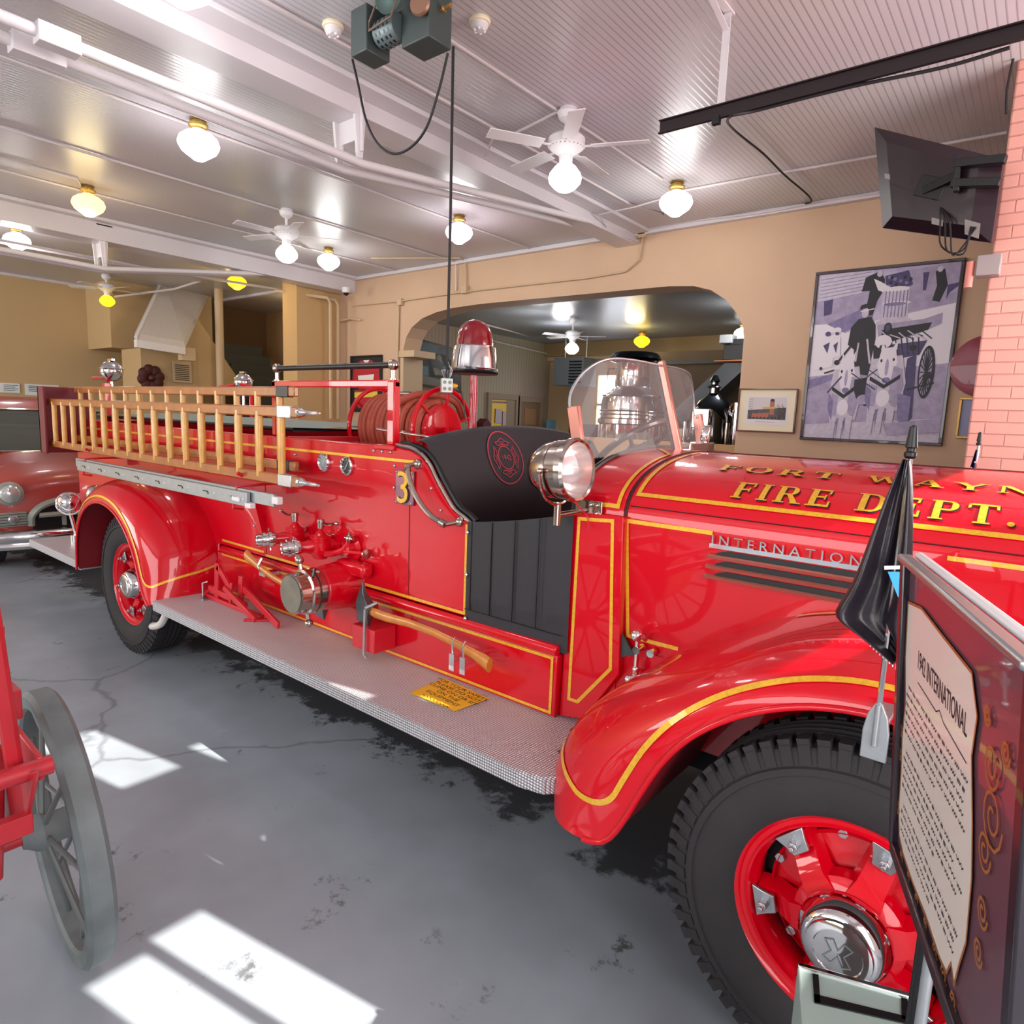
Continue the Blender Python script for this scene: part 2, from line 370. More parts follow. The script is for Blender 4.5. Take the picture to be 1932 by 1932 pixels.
# low partition behind the arch with the dark backdrop stairs
struct('wall_back_room_partition', MB().box(-6.2, -1.6, 10.95, 11.05, 0, 2.9), mat('brown_partition', '#6a553c', .7, noise=.3, nscale=1.5), smooth=False)
struct('trim_7', MB().box(-6.0, -2.3, 10.75, 10.85, 2.66, 2.72), BLK, smooth=False)
struct('wall_arch_low', MB().box(-7.9, -2.6, WY + .05, WY + .15, 0, 1.44), mat('low_wall_tan', '#c39a6c', .7), smooth=False)
struct('wall_back_room_right', MB().box(2.6, 2.7, WY + .35, RY, 0, RZ), RB, smooth=False)
# ================================================================== TRUCK
YC = 2.72
T = thing('fire_truck', 'red vintage open-cab fire engine with gold striping parked on the painted floor', 'fire engine', (-2.5, YC, 0))
def flatY(y): return lambda a, b: V((a, y, b))
def mir(y): return 2 * YC - y
# ---- chassis
c = MB()
for y in (2.3, 3.14): c.box(-6.0, .6, y - .04, y + .04, .5, .62)
for x in (-4.58, -.24): c.cyl((x, 1.75, .46), (x, 3.7, .46), .06)
c.sph((-4.58, YC, .46), .2); c.box(-3.2, -2.4, 2.5, 2.95, .42, .62); c.cyl((-5.9, 2.4, .38), (-1.5, 2.4, .38), .035)
c.box(-1.0, .3, 2.4, 3.0, .45, 1.1)
c.build('chassis', DARK, T, bev=.004)
# ---- wheels
def section_wheel(name, cx, cy, out, dish, parent=T):
    """out = -1: outer face looks to -y"""
    w = sub_empty(name, parent, (cx - parent.location.x, cy - parent.location.y, .4625))
    o = out; R = .4625
    t = MB()
    prof = [(.262, .085), (.275, .105), (.30, .118), (.35, .126), (.40, .120), (.425, .112), (.44, .102), (.447, .075), (.449, .03), (.449, -.03), (.447, -.075), (.44, -.102), (.40, -.12), (.30, -.118), (.262, -.085)]
    t.lathe((0, 0, 0), (0, o, 0), prof, 96, caps=False)
    N = 60
    for i in range(N):
        a = 2 * PI * i / N
        for sgn in (1, -1):
            ca, sa = math.cos(a), math.sin(a); er = V((ca, 0, sa)); et = V((-sa, 0, ca)); ey = V((0, o * sgn, 0))
            t.obox(er * .449 + ey * .083, (.028, .030, .044), (er, et, ey)); t.obox(er * .424 + ey * .108, (.046, .028, .014), ((er - ey * .35).normalized(), et, (ey + er * .35).normalized()))
    for yy in (-.045, -.015, .015, .045): t.ring((0, yy, 0), (0, 1, 0), .451, .011, 72, 5)
    t.lathe((0, 0, 0), (0, o, 0), [(.378, .121), (.382, .129), (.398, .127), (.402, .118)], 96, caps=False)
    t.build('tire', RUB, w, ang=30)
    r = MB()
    r.lathe((0, 0, 0), (0, o, 0), [(.262, -.08), (.235, -.06), (.226, .04), (.230, .062), (.238, .070), (.241, .088), (.247, .092), (.251, .086), (.262, .088), (.268, .098), (.276, .104), (.280, .098), (.270, .085)], 72, caps=False)
    # felloe spider with six spokes
    d = dish
    r.lathe((0, 0, 0), (0, o, 0), [(.001, d + .03), (.09, d + .03), (.125, d + .005), (.13, d - .03)], 48, caps=False)
    for i in range(6):
        a = math.radians(73.5 + 60 * i); er = V((math.cos(a), 0, math.sin(a))); et = V((-math.sin(a), 0, math.cos(a))); ey = V((0, o, 0))
        def sp(r0, wd, h): return [er * r0 + et * wd + ey * (h - .05), er * r0 + et * wd * .75 + ey * h, er * r0 - et * wd * .75 + ey * h, er * r0 - et * wd + ey * (h - .05)]
        r.rings([sp(.08, .055, d + .03), sp(.13, .042, d + .012), sp(.18, .040, .055), sp(.222, .045, .06)])
    r.lathe((0, 0, 0), (0, o, 0), [(.196, .022), (.203, .016), (.203, .006), (.19, .004), (.12, d - .05), (.08, d - .04)], 48, caps=False)
    r.build('rim', RED, w, ang=40)
    MB().lathe((0, 0, 0), (0, o, 0), [(.234, -.05), (.234, -.02), (.20, -.015), (.001, -.015)], 40, caps=False).build('brake_drum', DARK, w)
    for i in range(6):
        m = MB()
        a = math.radians(73.5 + 60 * i); er = V((math.cos(a), 0, math.sin(a))); et = V((-math.sin(a), 0, math.cos(a))); ey = V((0, o, 0))
        def pl(h, s=1): return [er * .232 + et * .042 + ey * h, er * .205 + et * .030 + ey * h, er * .178 + et * .022 + ey * h, er * .178 - et * .022 + ey * h, er * .205 - et * .030 + ey * h, er * .232 - et * .042 + ey * h]
        m.rings([pl(.066), pl(.076)]); m.cyl(er * .205 + ey * .07, er * .205 + ey * .10, .013, n=6); m.cyl(er * .205 + ey * .09, er * .205 + ey * .112, .007, n=8)
        m.build('rim_clamp', STEEL, w, bev=.002); m = MB()
        a2 = a + math.radians(30); e2 = V((math.cos(a2), 0, math.sin(a2))); m.cyl(e2 * .195, e2 * .195 + ey * .02, .013, n=6); m.build('hex_nut', STEEL, w, bev=.001)
    hc = MB(); h = d + .03
    hc.lathe((0, 0, 0), (0, o, 0), [(.102, h), (.104, h + .012), (.100, h + .03), (.094, h + .04), (.090, h + .055), (.080, h + .066), (.074, h + .068), (.072, h + .074), (.058, h + .080), (.054, h + .080), (.052, h + .076), (.001, h + .078)], 56, caps=False)
    hc.build('hub_cap', CHR, w)
    e = MB()
    def ef(a, b): return V((a * -o, o * (h + .079), b)) if o < 0 else V((-a, h + .079, b))
    e.strip([(-.03, -.022), (-.012, -.03), (0, -.008), (.012, -.03), (.03, -.022), (.014, 0), (.03, .022), (.012, .03), (0, .008), (-.012, .03), (-.03, .022), (-.014, 0)], .003, ef, closed=True, seg=.05)
    e.build('hub_emblem', STEEL, w)
    return w
section_wheel('front_wheel', -.235, 1.735, -1, .085)
section_wheel('front_wheel', -.235, mir(1.735), 1, .085)
section_wheel('rear_wheel', -4.60, 1.82, -1, .03)
section_wheel('rear_wheel', -4.60, mir(1.82), 1, .03)
# ---- fenders
def resample(pts, n):
    P = catmull([(p[0], p[1], 0) for p in pts], 8); L = [0]
    for a, b in zip(P[:-1], P[1:]): L.append(L[-1] + (b - a).length)
    def f(t):
        s = t * L[-1]
        for i in range(1, len(L)):
            if L[i] >= s - 1e-9:
                k = (s - L[i - 1]) / max(L[i] - L[i - 1], 1e-9); return P[i - 1].lerp(P[i], min(max(k, 0), 1))
        return P[-1]
    return f
def make_fender(nm, lip, crown, y0, y1, yin, side=-1, tail=None):
    fl, fc = resample(lip, 0), resample(crown, 0)
    def S(t, th, off=0):
        """t along the fender, th 0..pi/2 over the shoulder, >pi/2: flat to body"""
        a, b = fl(t), fc(t)
        if th <= PI / 2:
            k = math.sin(th); y = y0 + (y1 - y0) * (1 - math.cos(th))
        else:
            k = 1; y = y1 + (yin - y1) * (th - PI / 2)
        p = a.lerp(b, k ** .9)
        if off:
            q = (b - a).normalized(); p = p + q * off * math.sin(min(th, PI / 2)); y -= off * math.cos(min(th, PI / 2))
        if side > 0: y = mir(y)
        return V((p.x, y, p.y))
    mb = MB(); ths = [0, .12, .28, .45, .62, .8, 1.0, 1.2, 1.4, PI / 2, PI / 2 + .5, PI / 2 + 1]; n = 56
    mb.rings([[S(i / n, th) for th in ths] for i in range(n + 1)], closed=False)
    # rolled lip
    mb.tube([S(i / n, 0) for i in range(n + 1)], .009, 8)
    # inner apron closing the wheel house
    def ap(i, j):
        p = S(i, 0); q = fl(i); yy = y0 + .012 + j * (yin - y0)
        if side > 0: yy = mir(yy)
        return V((q.x, yy, q.y))
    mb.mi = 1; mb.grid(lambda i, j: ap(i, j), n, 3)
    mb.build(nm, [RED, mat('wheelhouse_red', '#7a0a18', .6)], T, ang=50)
    return S, fl, fc
FL_ = [(-.93, .422), (-.875, .436), (-.835, .475), (-.795, .55), (-.755, .64), (-.70, .75), (-.63, .845), (-.54, .925), (-.44, .985), (-.33, 1.026), (-.20, 1.042), (-.05, 1.02), (.08, .96), (.2, .87), (.3, .74), (.36, .6), (.38, .5)]
FC_ = [(-1.16, .40), (-1.185, .50), (-1.155, .60), (-1.08, .71), (-.975, .81), (-.87, .89), (-.76, .96), (-.61, 1.05), (-.43, 1.12), (-.2, 1.15), (0, 1.13), (.2, 1.03), (.38, .88), (.5, .7), (.54, .5)]
SF, flF, fcF = make_fender('front_fender', FL_, FC_, 1.55, 1.86, 2.12)
make_fender('front_fender', FL_, FC_, 1.55, 1.86, 2.12, side=1)
RL_ = [(-4.02, .46), (-4.10, .53), (-4.15, .63), (-4.20, .74), (-4.31, .87), (-4.48, .97), (-4.70, 1.005), (-4.9, .965), (-5.06, .86), (-5.15, .7), (-5.18, .48)]
RC_ = [(-3.94, .50), (-3.945, .60), (-3.96, .70), (-4.0, .82), (-4.12, .98), (-4.35, 1.11), (-4.70, 1.16), (-5.0, 1.11), (-5.2, .96), (-5.29, .76), (-5.31, .48)]
SR, flR, fcR = make_fender('rear_fender', RL_, RC_, 1.60, 1.86, 2.02)
make_fender('rear_fender', RL_, RC_, 1.60, 1.86, 2.02, side=1)
def ribbon(S, path, w, off=.0025):
    """flat ribbon laid on the surface S(t, th) along a parametric path"""
    n = len(path); L, R = [], []
    P = [S(t, q) for t, q in path]
    for i in range(n):
        t, q = path[i]; du = S(t + .004, q) - S(t - .004, q); dv = S(t, q + .03) - S(t, max(q - .03, 0)); N = du.cross(dv)
        N = N.normalized() if N.length > 1e-9 else V((0, -1, 0))
        T_ = (P[min(i + 1, n - 1)] - P[max(i - 1, 0)]).normalized(); sd = N.cross(T_).normalized()
        if N.dot(CAM - P[i]) < 0: N = -N
        L.append(P[i] + sd * w / 2 + N * off); R.append(P[i] - sd * w / 2 + N * off)
    return MB().rings([[a_, b_] for a_, b_ in zip(L, R)], closed=False)
def fender_stripe(S, fl, fc, tail, d=.055, w=.016, tmax=.97, edge=PI / 2, cut=.03):
    def th(t):
        g = (fc(t) - fl(t)).length; return math.asin(min(.985, (d / g) ** (1 / .9)))
    A_ = [(tail + cut * 1.6 + (tmax - tail - cut * 1.6) * i / 70, None) for i in range(70, -1, -1)]
    path = [(t, th(t)) for t, _ in A_]
    p0 = path[-1]; ta = th(tail)
    p3 = (tail - .004, ta + .30); 
    c1 = (tail + .004, ta + .0)
    for i in range(1, 12):
        k = i / 12; path.append(tuple((1 - k) ** 2 * u + 2 * k * (1 - k) * v + k * k * x for u, v, x in zip(p0, c1, p3)))
    for i in range(0, 21):
        k = i / 20; q = p3[1] + (edge - p3[1]) * k; path.append((tail - .004 + .022 * k * k, q))
    return ribbon(S, path, w)
fender_stripe(SF, flF, fcF, .082, d=.058, w=.017).build('fender_stripe', GOLD, T)
fender_stripe(SR, flR, fcR, .06, d=.042, w=.014, edge=PI / 2 + .9).build('fender_stripe', GOLD, T)
# upper gold line where the fender meets the hood side
mb = MB(); mb.rings([[SF(.42 + .5 * i / 40, PI / 2 + .62, .003), SF(.42 + .5 * i / 40, PI / 2 + .72, .003)] for i in range(41)], closed=False); mb.build('fender_stripe', GOLD, T)
# ---- running board and tailboard
def board(side):
    f = (lambda y: y) if side < 0 else mir
    out = [(-3.97, f(1.60)), (-1.22, f(1.60)), (-1.13, f(1.62)), (-1.085, f(1.67)), (-1.075, f(1.74)), (-1.2, f(1.80)), (-1.2, f(2.06)), (-3.97, f(2.06))]
    if side > 0: out = out[::-1]
    mb = MB(); mb.prism(out, 'z', .445, .505); return mb.build('running_board', TREAD, T, smooth=False, bev=.008)
board(-1); board(1)
mb = MB(); mb.box(-6.45, -5.3, 1.66, mir(1.66), .44, .5); mb.build('tailboard', TREAD, T, smooth=False, bev=.006)
mb = MB()
for x in (-3.4, -2.5, -1.6): mb.box(x - .03, x + .03, 1.7, 2.3, .38, .445)
mb.build('board_bracket', DARK, T)
# ---- body side panels, deck
side = [(-6.3, .80), (-1.83, .80), (-1.825, 1.205), (-1.87, 1.215), (-1.93, 1.245), (-1.99, 1.30), (-2.045, 1.365), (-2.09, 1.425), (-2.14, 1.465), (-2.20, 1.485), (-2.30, 1.495), (-6.3, 1.50)]
seatcurve = side[2:10]
def body():
    mb = MB()
    for a, b in ((2.0, 2.06), (mir(2.06), mir(2.0))): mb.prism(side, 'y', a, b)
    mb.box(-6.3, -6.24, 2.06, mir(2.06), .6, 1.5)          # rear wall
    mb.box(-6.3, -3.96, 2.005, mir(2.005), .52, .80)
    mb.box(-3.96, -1.354, 1.995, 2.05, .505, .755); mb.box(-3.96, -1.354, mir(2.05), mir(1.995), .505, .755)
    # rolled ledge between skirt and panel
    for y in (2.0, mir(2.0)): mb.cyl((-3.9, y, .775), (-1.354, y, .775), .022)
    mb.box(-2.32, -2.22, 2.06, mir(2.06), .9, 1.47)
    mb.build('body', RED, T, bev=.006)
    d = MB()
    d.box(-3.25, -2.25, 2.06, mir(2.06), 1.455, 1.475); d.box(-3.28, -3.25, 2.06, mir(2.06), 1.40, 1.5)
    d.box(-6.24, -3.28, 2.06, mir(2.06), 1.25, 1.27)
    d.cyl((-2.7, 2.06, 1.478), (-2.7, 2.3, 1.478), .006)
    d.build('deck', DRED, T, bev=.004)
    h = MB(); h.grid(lambda i, j: V((-6.15 + 2.85 * i, 2.12 + 1.2 * j, 1.53 + .035 * math.sin(PI * j) + .008 * math.sin(i * 31))), 60, 12)
    h.build('hose_bed_cover', mat('grey_canvas', '#8f9a92', .7, bump=.3, bscale=30), T)
    e = MB(); e.tube([(-6.15, 2.12, 1.535), (-3.3, 2.12, 1.535), (-3.3, 3.32, 1.535), (-6.15, 3.32, 1.535)], .012, 8, loop=True); e.build('cover_piping', BLK, T)
    m = MB()
    for (x, z) in ((-2.303, 1.41), (-2.303, 1.31), (-3.07, .905), (-3.0, .93), (-2.0, 1.24), (-2.06, 1.33), (-1.95, 1.19), (-2.13, 1.42), (-3.1, 1.41), (-3.1, 1.36), (-2.39, 1.47), (-2.45, 1.47), (-2.33, 1.47), (-3.5, 1.0), (-3.52, .97)):
        m.sph((x, 1.998, z), .0075, 8)
    m.build('body_rivet', STEEL, T)
body()
# seam where pump panel doors meet
SEAM = mat('seam_red', '#8c0010', .5)
for x in (-3.40, -2.20): MB().box(x - .002, x + .002, 1.9975, 2.0, .81, 1.42).build('panel_seam', SEAM, T, smooth=False)
# ---- body stripes
mb = MB(); F = flatY(1.9972)
mb.strip([(-6.2, 1.437), (-2.165, 1.437)], .013, F)
mb.strip([(-3.40, .815), (-2.555, .815)], .013, F); mb.strip([(-3.90, .83), (-3.42, .83)], .013, F)
mb.strip([(-2.545, .815), (-1.845, .815), (-1.845, 1.20)], .013, F)
mb.build('body_stripe', GOLD, T, smooth=False)
mb = MB(); F = flatY(1.9925)
mb.strip([(-2.56, .742), (-1.376, .742), (-1.376, .522), (-3.9, .522), ], .012, F)
mb.strip([(-3.9, .742), (-2.75, .742)], .012, F)
mb.build('skirt_stripe', GOLD, T, smooth=False)
# ---- cowl and hood
def section():
    P = [(2.065, .55), (2.06, .9), (2.055, 1.20), (2.055, 1.30)]
    for i in range(1, 25):
        a = i / 24 * PI / 2; P.append((YC - (YC - 2.055) * abs(math.cos(a)) ** (2 / 2.35), 1.30 + .235 * math.sin(a) ** (2 / 2.35)))
    return P
SECT = section()
_L = [0]
for p, q in zip(SECT[:-1], SECT[1:]): _L.append(_L[-1] + math.hypot(q[0] - p[0], q[1] - p[1]))
HL = _L[-1]
def hood(x, a, off=0):
    """point on the hood skin: x along the engine, a = distance up from the side bottom"""
    flip = a > HL
    if flip: a = 2 * HL - a
    a = max(a, 0)
    for i in range(1, len(_L)):
        if _L[i] >= a or i == len(_L) - 1: break
    k = (a - _L[i - 1]) / (_L[i] - _L[i - 1]); p, q = SECT[i - 1], SECT[i]
    ty, tz = q[0] - p[0], q[1] - p[1]; n = math.hypot(ty, tz)
    y = p[0] + ty * k - tz / n * off; z = p[1] + tz * k + ty / n * off
    if x > .25:                       # nose narrows towards the grille
        s = 1 - .28 * min(1, (x - .25) / .6) ** 1.5; y = YC + (y - YC) * s; z = .55 + (z - .55) * (1 - .04 * min(1, (x - .25) / .6))
    return V((x, mir(y) if flip else y, z))
def aofz(z):
    for i in range(1, len(SECT)):
        if SECT[i][1] >= z: return _L[i - 1] + (z - SECT[i - 1][1]) / (SECT[i][1] - SECT[i - 1][1]) * (_L[i] - _L[i - 1])
    return HL
mb = MB(); mb.grid(lambda i, j: hood(-1.135 + 1.985 * i, 2 * HL * j), 40, 96); mb.build('hood', RED, T, ang=60)
# cowl: slightly proud of the hood, side panel tapers below
mb = MB()
def cowl(i, j):
    p = hood(-1.345 + .205 * i, .0 + 2 * HL * j); return V((p.x, YC + (p.y - YC) * 1.006, p.z * 1.0 + .003))
mb.grid(cowl, 6, 96)
mb.prism([(-1.345, .51), (-1.13, .51), (-1.13, 1.30), (-1.345, 1.30)], 'y', 2.05, 2.09)
mb.prism([(-1.345, .51), (-1.13, .51), (-1.13, 1.30), (-1.345, 1.30)], 'y', mir(2.09), mir(2.05))
mb.box(-1.36, -1.34, 2.08, mir(2.08), .6, 1.30)
mb.build('cowl', RED, T, ang=60)
mb = MB()
for x in (-1.137, -1.130): mb.tube([hood(x, .2 + (2 * HL - .4) * i / 90, .001) for i in range(91)], .0035, 6)
mb.tube([hood(-1.12 + 1.9 * i / 30, aofz(1.355), .0) for i in range(31)], .0022, 6)
mb.tube([hood(-1.12 + 1.9 * i / 30, HL - .02, .0) for i in range(31)], .004, 6)
mb.build('hood_seam', mat('seam_dark', '#45000c', .6), T)
# black rubber welt on the scuttle edge + raised bead between cowl and hood
mb = MB(); mb.tube([cowl(0, .16 + .68 * i / 60) + V((-.004, 0, .004)) for i in range(61)], .011, 8); mb.build('scuttle_welt', BLK, T)
# stripes on hood and cowl in (x, a) space
H2 = lambda o: (lambda a, b: hood(a, b, o))
A = aofz
mb = MB()
rear = [(-1.105, HL - .12), (-1.105, A(1.395)), (.8, A(1.395))]
mb.strip(rear, .016, H2(.003), seg=.03)
mb.strip([(-.81, A(1.302)), (-1.125 + .0, A(1.302)), (-1.095, A(.885)), (-.90, A(.885))], .014, H2(.003), seg=.03)
mb.strip([(-.17, A(1.325)), (.8, A(1.325))], .012, H2(.003), seg=.04)
mb.build('hood_stripe', GOLD, T)
def cw(a, b):
    p = hood(a, b, .0035); return V((p.x, YC + (p.y - YC) * 1.0065, p.z + .003))
mb = MB()
mb.strip([(-1.29, HL - .12), (-1.165, HL - .28), (-1.165, A(1.345)), (-1.33, A(1.345))], .015, cw, seg=.02)
mb.build('cowl_stripe', GOLD, T)
mb = MB(); mb.strip([(-1.307, 1.289), (-1.166, 1.299), (-1.138, .757), (-1.271, .589), (-1.311, .589)], .013, flatY(2.0225), closed=True, seg=2)
mb.build('cowl_stripe', GOLD, T, smooth=False)
# flat cowl side skin that carries the stripe, with pointed lower corner
mb = MB(); mb.prism([(-1.352, .505), (-1.24, .53), (-1.103, .745), (-1.125, 1.318), (-1.335, 1.313)], 'y', 2.024, 2.06); mb.build('cowl_side', RED, T, bev=.003)
# ---- gold lettering
def letter(ch):
    """quads in a 1-high box; width returned. thick stem .2, thin .09"""
    q = []; R_ = lambda x0, x1, y0, y1: q.append([(x0, y0), (x1, y0), (x1, y1), (x0, y1)])
    def serif(x0, x1, y): R_(x0, x1, y, y + .055)
    def arc(cx, cy, rx, ry, a0, a1, w0, w1, n=10):
        for i in range(n):
            A0 = math.radians(a0 + (a1 - a0) * i / n); A1 = math.radians(a0 + (a1 - a0) * (i + 1) / n)
            def wd(a): return w0 + (w1 - w0) * abs(math.cos(a))
            def o(a): return (cx + rx * math.cos(a), cy + ry * math.sin(a))
            def n_(a): return (cx + (rx - wd(a)) * math.cos(a), cy + (ry - w0 * 1.0) * math.sin(a))
            q.append([o(A0), o(A1), n_(A1), n_(A0)])
    if ch in 'FEI':
        R_(.1, .31, 0, 1); serif(0, .41, 0); serif(0, .41, .945)
        if ch == 'I': return q, .48
        R_(.3, .74, .90, 1); q.append([(.66, .72), (.74, .72), (.76, 1), (.70, 1)])
        R_(.3, .6, .47, .55); q.append([(.56, .38), (.62, .38), (.62, .64), (.56, .64)])
        if ch == 'E': R_(.3, .78, 0, .1); q.append([(.72, 0), (.80, 0), (.80, .30), (.73, .28)]); return q, .92
        return q, .84
    if ch in 'RPD':
        R_(.1, .31, 0, 1); serif(0, .41, 0)
        serif(0, .2, .945)
        if ch == 'D': R_(.2, .45, .92, 1); R_(.3, .45, 0, .08); arc(.45, .5, .45, .5, 90, -90, .08, .22, 14); return q, 1.0
        R_(.2, .5, .92, 1); R_(.3, .5, .44, .52); arc(.5, .72, .29, .28, 90, -90, .08, .2, 10)
        if ch == 'R': q.append([(.42, .46), (.62, .46), (.92, 0), (.68, 0)]); serif(.62, 1.0, 0); return q, 1.02
        return q, .88
    if ch == 'T': R_(.32, .53, 0, 1); serif(.2, .65, 0); R_(.02, .83, .9, 1); q.append([(.0, .72), (.08, .72), (.1, 1), (.02, 1)]); q.append([(.77, .72), (.85, .72), (.83, 1), (.75, 1)]); return q, .92
    if ch == 'O': arc(.5, .5, .5, .5, 0, 360, .08, .22, 24); return q, 1.08
    if ch == 'W':
        for x in (0, .42): q.append([(x + .04, 1), (x + .22, 1), (x + .46, 0), (x + .34, 0)]); q.append([(x + .34, 0), (x + .42, 0), (x + .64, 1), (x + .56, 1)])
        serif(-.04, .3, .945); serif(.42, .70, .945); serif(.88, 1.14, .945); return q, 1.2
    if ch == 'A': q.append([(.08, 0), (.16, 0), (.5, 1), (.42, 1)]); q.append([(.62, 0), (.86, 0), (.54, 1), (.40, 1)]); R_(.22, .7, .28, .36); serif(0, .26, 0); serif(.54, .94, 0); return q, 1.0
    if ch == 'Y': R_(.34, .54, 0, .5); q.append([(.02, 1), (.24, 1), (.54, .45), (.34, .45)]); q.append([(.76, 1), (.86, 1), (.54, .45), (.44, .52)]); serif(.24, .66, 0); serif(-.04, .34, .945); serif(.64, .94, .945); return q, .95
    if ch == 'N': R_(.1, .19, 0, 1); R_(.74, .83, 0, 1); q.append([(.08, 1), (.30, 1), (.83, 0), (.68, 0)]); serif(0, .3, 0); serif(0, .2, .945); serif(.62, .94, .945); return q, 1.0
    if ch == '.': arc(.12, .1, .1, .1, 0, 360, .1, .1, 12); return q, .3
    return q, .45
def lettering(txt, x0, a0, h, wsc, name, o1=.0045, adv=1.0):
    for (o, m, dx, dy, nm) in ((.003, INK, .004, -.004, 'letter_outline'), (o1, GOLD, 0, 0, name)):
        mb = MB(); x = x0
        for ch in txt:
            q, w = letter(ch)
            for quad in q: mb.quadmap([(x + p[0] * h * wsc + dx, a0 + p[1] * h + dy) for p in quad], H2(o), 2, 4)
            x += w * h * wsc * adv + .012
        mb.build(name if m is GOLD else nm, m, T, smooth=False)
lettering('FIRE DEPT.', -.785, A(1.416), .088, .945, 'fire_dept_lettering')
lettering('FORT WAYNE', -.90, A(1.418) + .175, .068, 1.32, 'fort_wayne_lettering', adv=1.06)
# ---- chrome maker's strip and louvres
mb = MB()
xl, xr = -.815, -.19
mb.strip([(xl, A(1.262)), (xr, A(1.262))], .014, H2(.008), seg=.05)
mb.text('I N T E R N A T I O N A L', .043, lambda a, b: V((-.81 + a * 1.1, 2.043, 1.269 + b)), align='LEFT')
mb.build('makers_strip', CHR, T, smooth=False, solid=.004)
for i, z in enumerate((1.232, 1.198, 1.164)):
    s = MB(); s.prism([(xl + .02, z), (xr, z), (xr, z + .018), (xl + .06, z + .018), (xl + .03, z + .010)], 'y', 2.045, 2.056); s.build('louver', BLK, T, smooth=False)
    m = MB(); m.rings([[V((x, 2.056, z - .012)), V((x, 2.036, z - .010)), V((x, 2.032, z - .002)), V((x, 2.040, z + .003)), V((x, 2.056, z + .001))] for x in (xl - .004 * i, xr)]); m.build('louver_trim', PINK, T, ang=30)
# hood latch, corner plate, body below
mb = MB()
mb.cyl((-1.03, 2.01, .80), (-1.03, 2.01, .90), .009); mb.sph((-1.03, 2.0, .915), .022, 14, sc=(1, 1, 1)); mb.cyl((-1.03, 2.035, .905), (-1.0, 2.01, .905), .008)
mb.cyl((-1.03, 2.05, .86), (-1.03, 2.0, .86), .014); mb.cyl((-.985, 2.05, .855), (-.985, 2.02, .855), .014); mb.sph((-1.03, 2.01, .79), .014); mb.tube([(-1.03, 2.01, .8), (-1.03, 2.01, .76), (-1.05, 2.0, .75)], .012); mb.sph((-1.05, 2.0, .75), .016)
mb.build('hood_latch', CHR, T)
mb = MB(); mb.prism([(-1.12, .90), (-1.10, .885), (-1.055, .83), (-1.12, .80)], 'y', 2.035, 2.045); mb.build('hinge_plate', DKGR, T)
mb = MB(); mb.prism([(-1.37, .505), (-1.12, .505), (-.95, .75), (-.8, .80), (-.8, .84), (-1.12, .84), (-1.37, .8)], 'y', 2.056, 2.075); mb.build('lower_body_panel', RED, T)
mb = MB(); mb.prism([(-1.0, .45), (.4, .45), (.4, 1.1), (-1.0, 1.0)], 'y', 2.12, 2.14); mb.build('inner_splash_panel', DARK, T)
# grille and bumper ahead of the frame edge
mb = MB()
for i in range(9): mb.box(.86, .885, 2.24 + i * .115, 2.28 + i * .115, .6, 1.42)
mb.build('grille', CHR, T, bev=.004)
mb = MB(); mb.tube([(.82, 1.6, .55), (.95, 1.9, .55), (1.0, YC, .55), (.95, mir(1.9), .55), (.82, mir(1.6), .55)], .05, 10); mb.build('bumper', CHR, T)
for y in (1.95, mir(1.95)):
    mb = MB(); mb.sph((.45, y, 1.15), .13, 20, sc=(1, 1, 1)); mb.build('headlight', CHR, T)
# ---- cab: seat, valance, emblem
mb = MB()
def seatback(i, j):
    y = 2.03 + (mir(2.03) - 2.03) * i; s = (y - YC) / (YC - 2.03)
    top = 1.595 - .075 * abs(s) ** 2.2
    z = 1.12 + (top - 1.12) * j; x = -2.03 - .10 * j + .05 * math.sin(PI * j) + .03 * (1 - abs(s) ** 4) * 0
    return V((x, y, z))
mb.grid(seatback, 40, 12)
mb.grid(lambda i, j: seatback(i, 1) + V((-.10 * j, 0, .012 * math.sin(PI * j))), 40, 4)
mb.grid(lambda i, j: V((-2.03 + .62 * j, 2.03 + (mir(2.03) - 2.03) * i, 1.115 + .04 * math.sin(PI * j) ** .5 - (.03 if j > .98 else 0))), 20, 12)
mb.box(-2.0, -1.42, 2.05, mir(2.05), .8, 1.10)
mb.build('bench_seat', VINYL, T, ang=60)
mb = MB()
def em(a, b):
    k = (1.452 + b - 1.12) / (1.59 - 1.12); return V((-2.03 - .10 * k + .05 * math.sin(PI * k) + .004, 2.50 + a, 1.452 + b))
def circ(r, n=40, c=(0, 0)): return [(c[0] + r * math.cos(2 * PI * i / n), c[1] + r * math.sin(2 * PI * i / n)) for i in range(n)]
mb.strip(circ(.125), .007, em, closed=True, seg=.1); mb.strip(circ(.055), .005, em, closed=True, seg=.1)
for k in range(4):
    a = PI / 2 * k; rot = lambda p: (p[0] * math.cos(a) - p[1] * math.sin(a), p[0] * math.sin(a) + p[1] * math.cos(a))
    mb.strip([rot(p) for p in ((-.035, .058), (-.052, .072), (-.03, .078), (0, .094), (.03, .078), (.052, .072), (.035, .058), (0, .065))], .004, em, closed=True, seg=.1)
    def tf(x, y, a=a): p = (x * math.cos(a) - (y + .068) * math.sin(a), x * math.sin(a) + (y + .068) * math.cos(a)); return em(*p)
    mb.text(['FORT', 'FIRE', 'DEPT', 'WAYNE'][k], .016, tf)
mb.text('1942', .036, lambda a, b: em(a, b - .012))
mb.build('seat_emblem', mat('emblem_red', '#b8354a', .6), T, smooth=False)
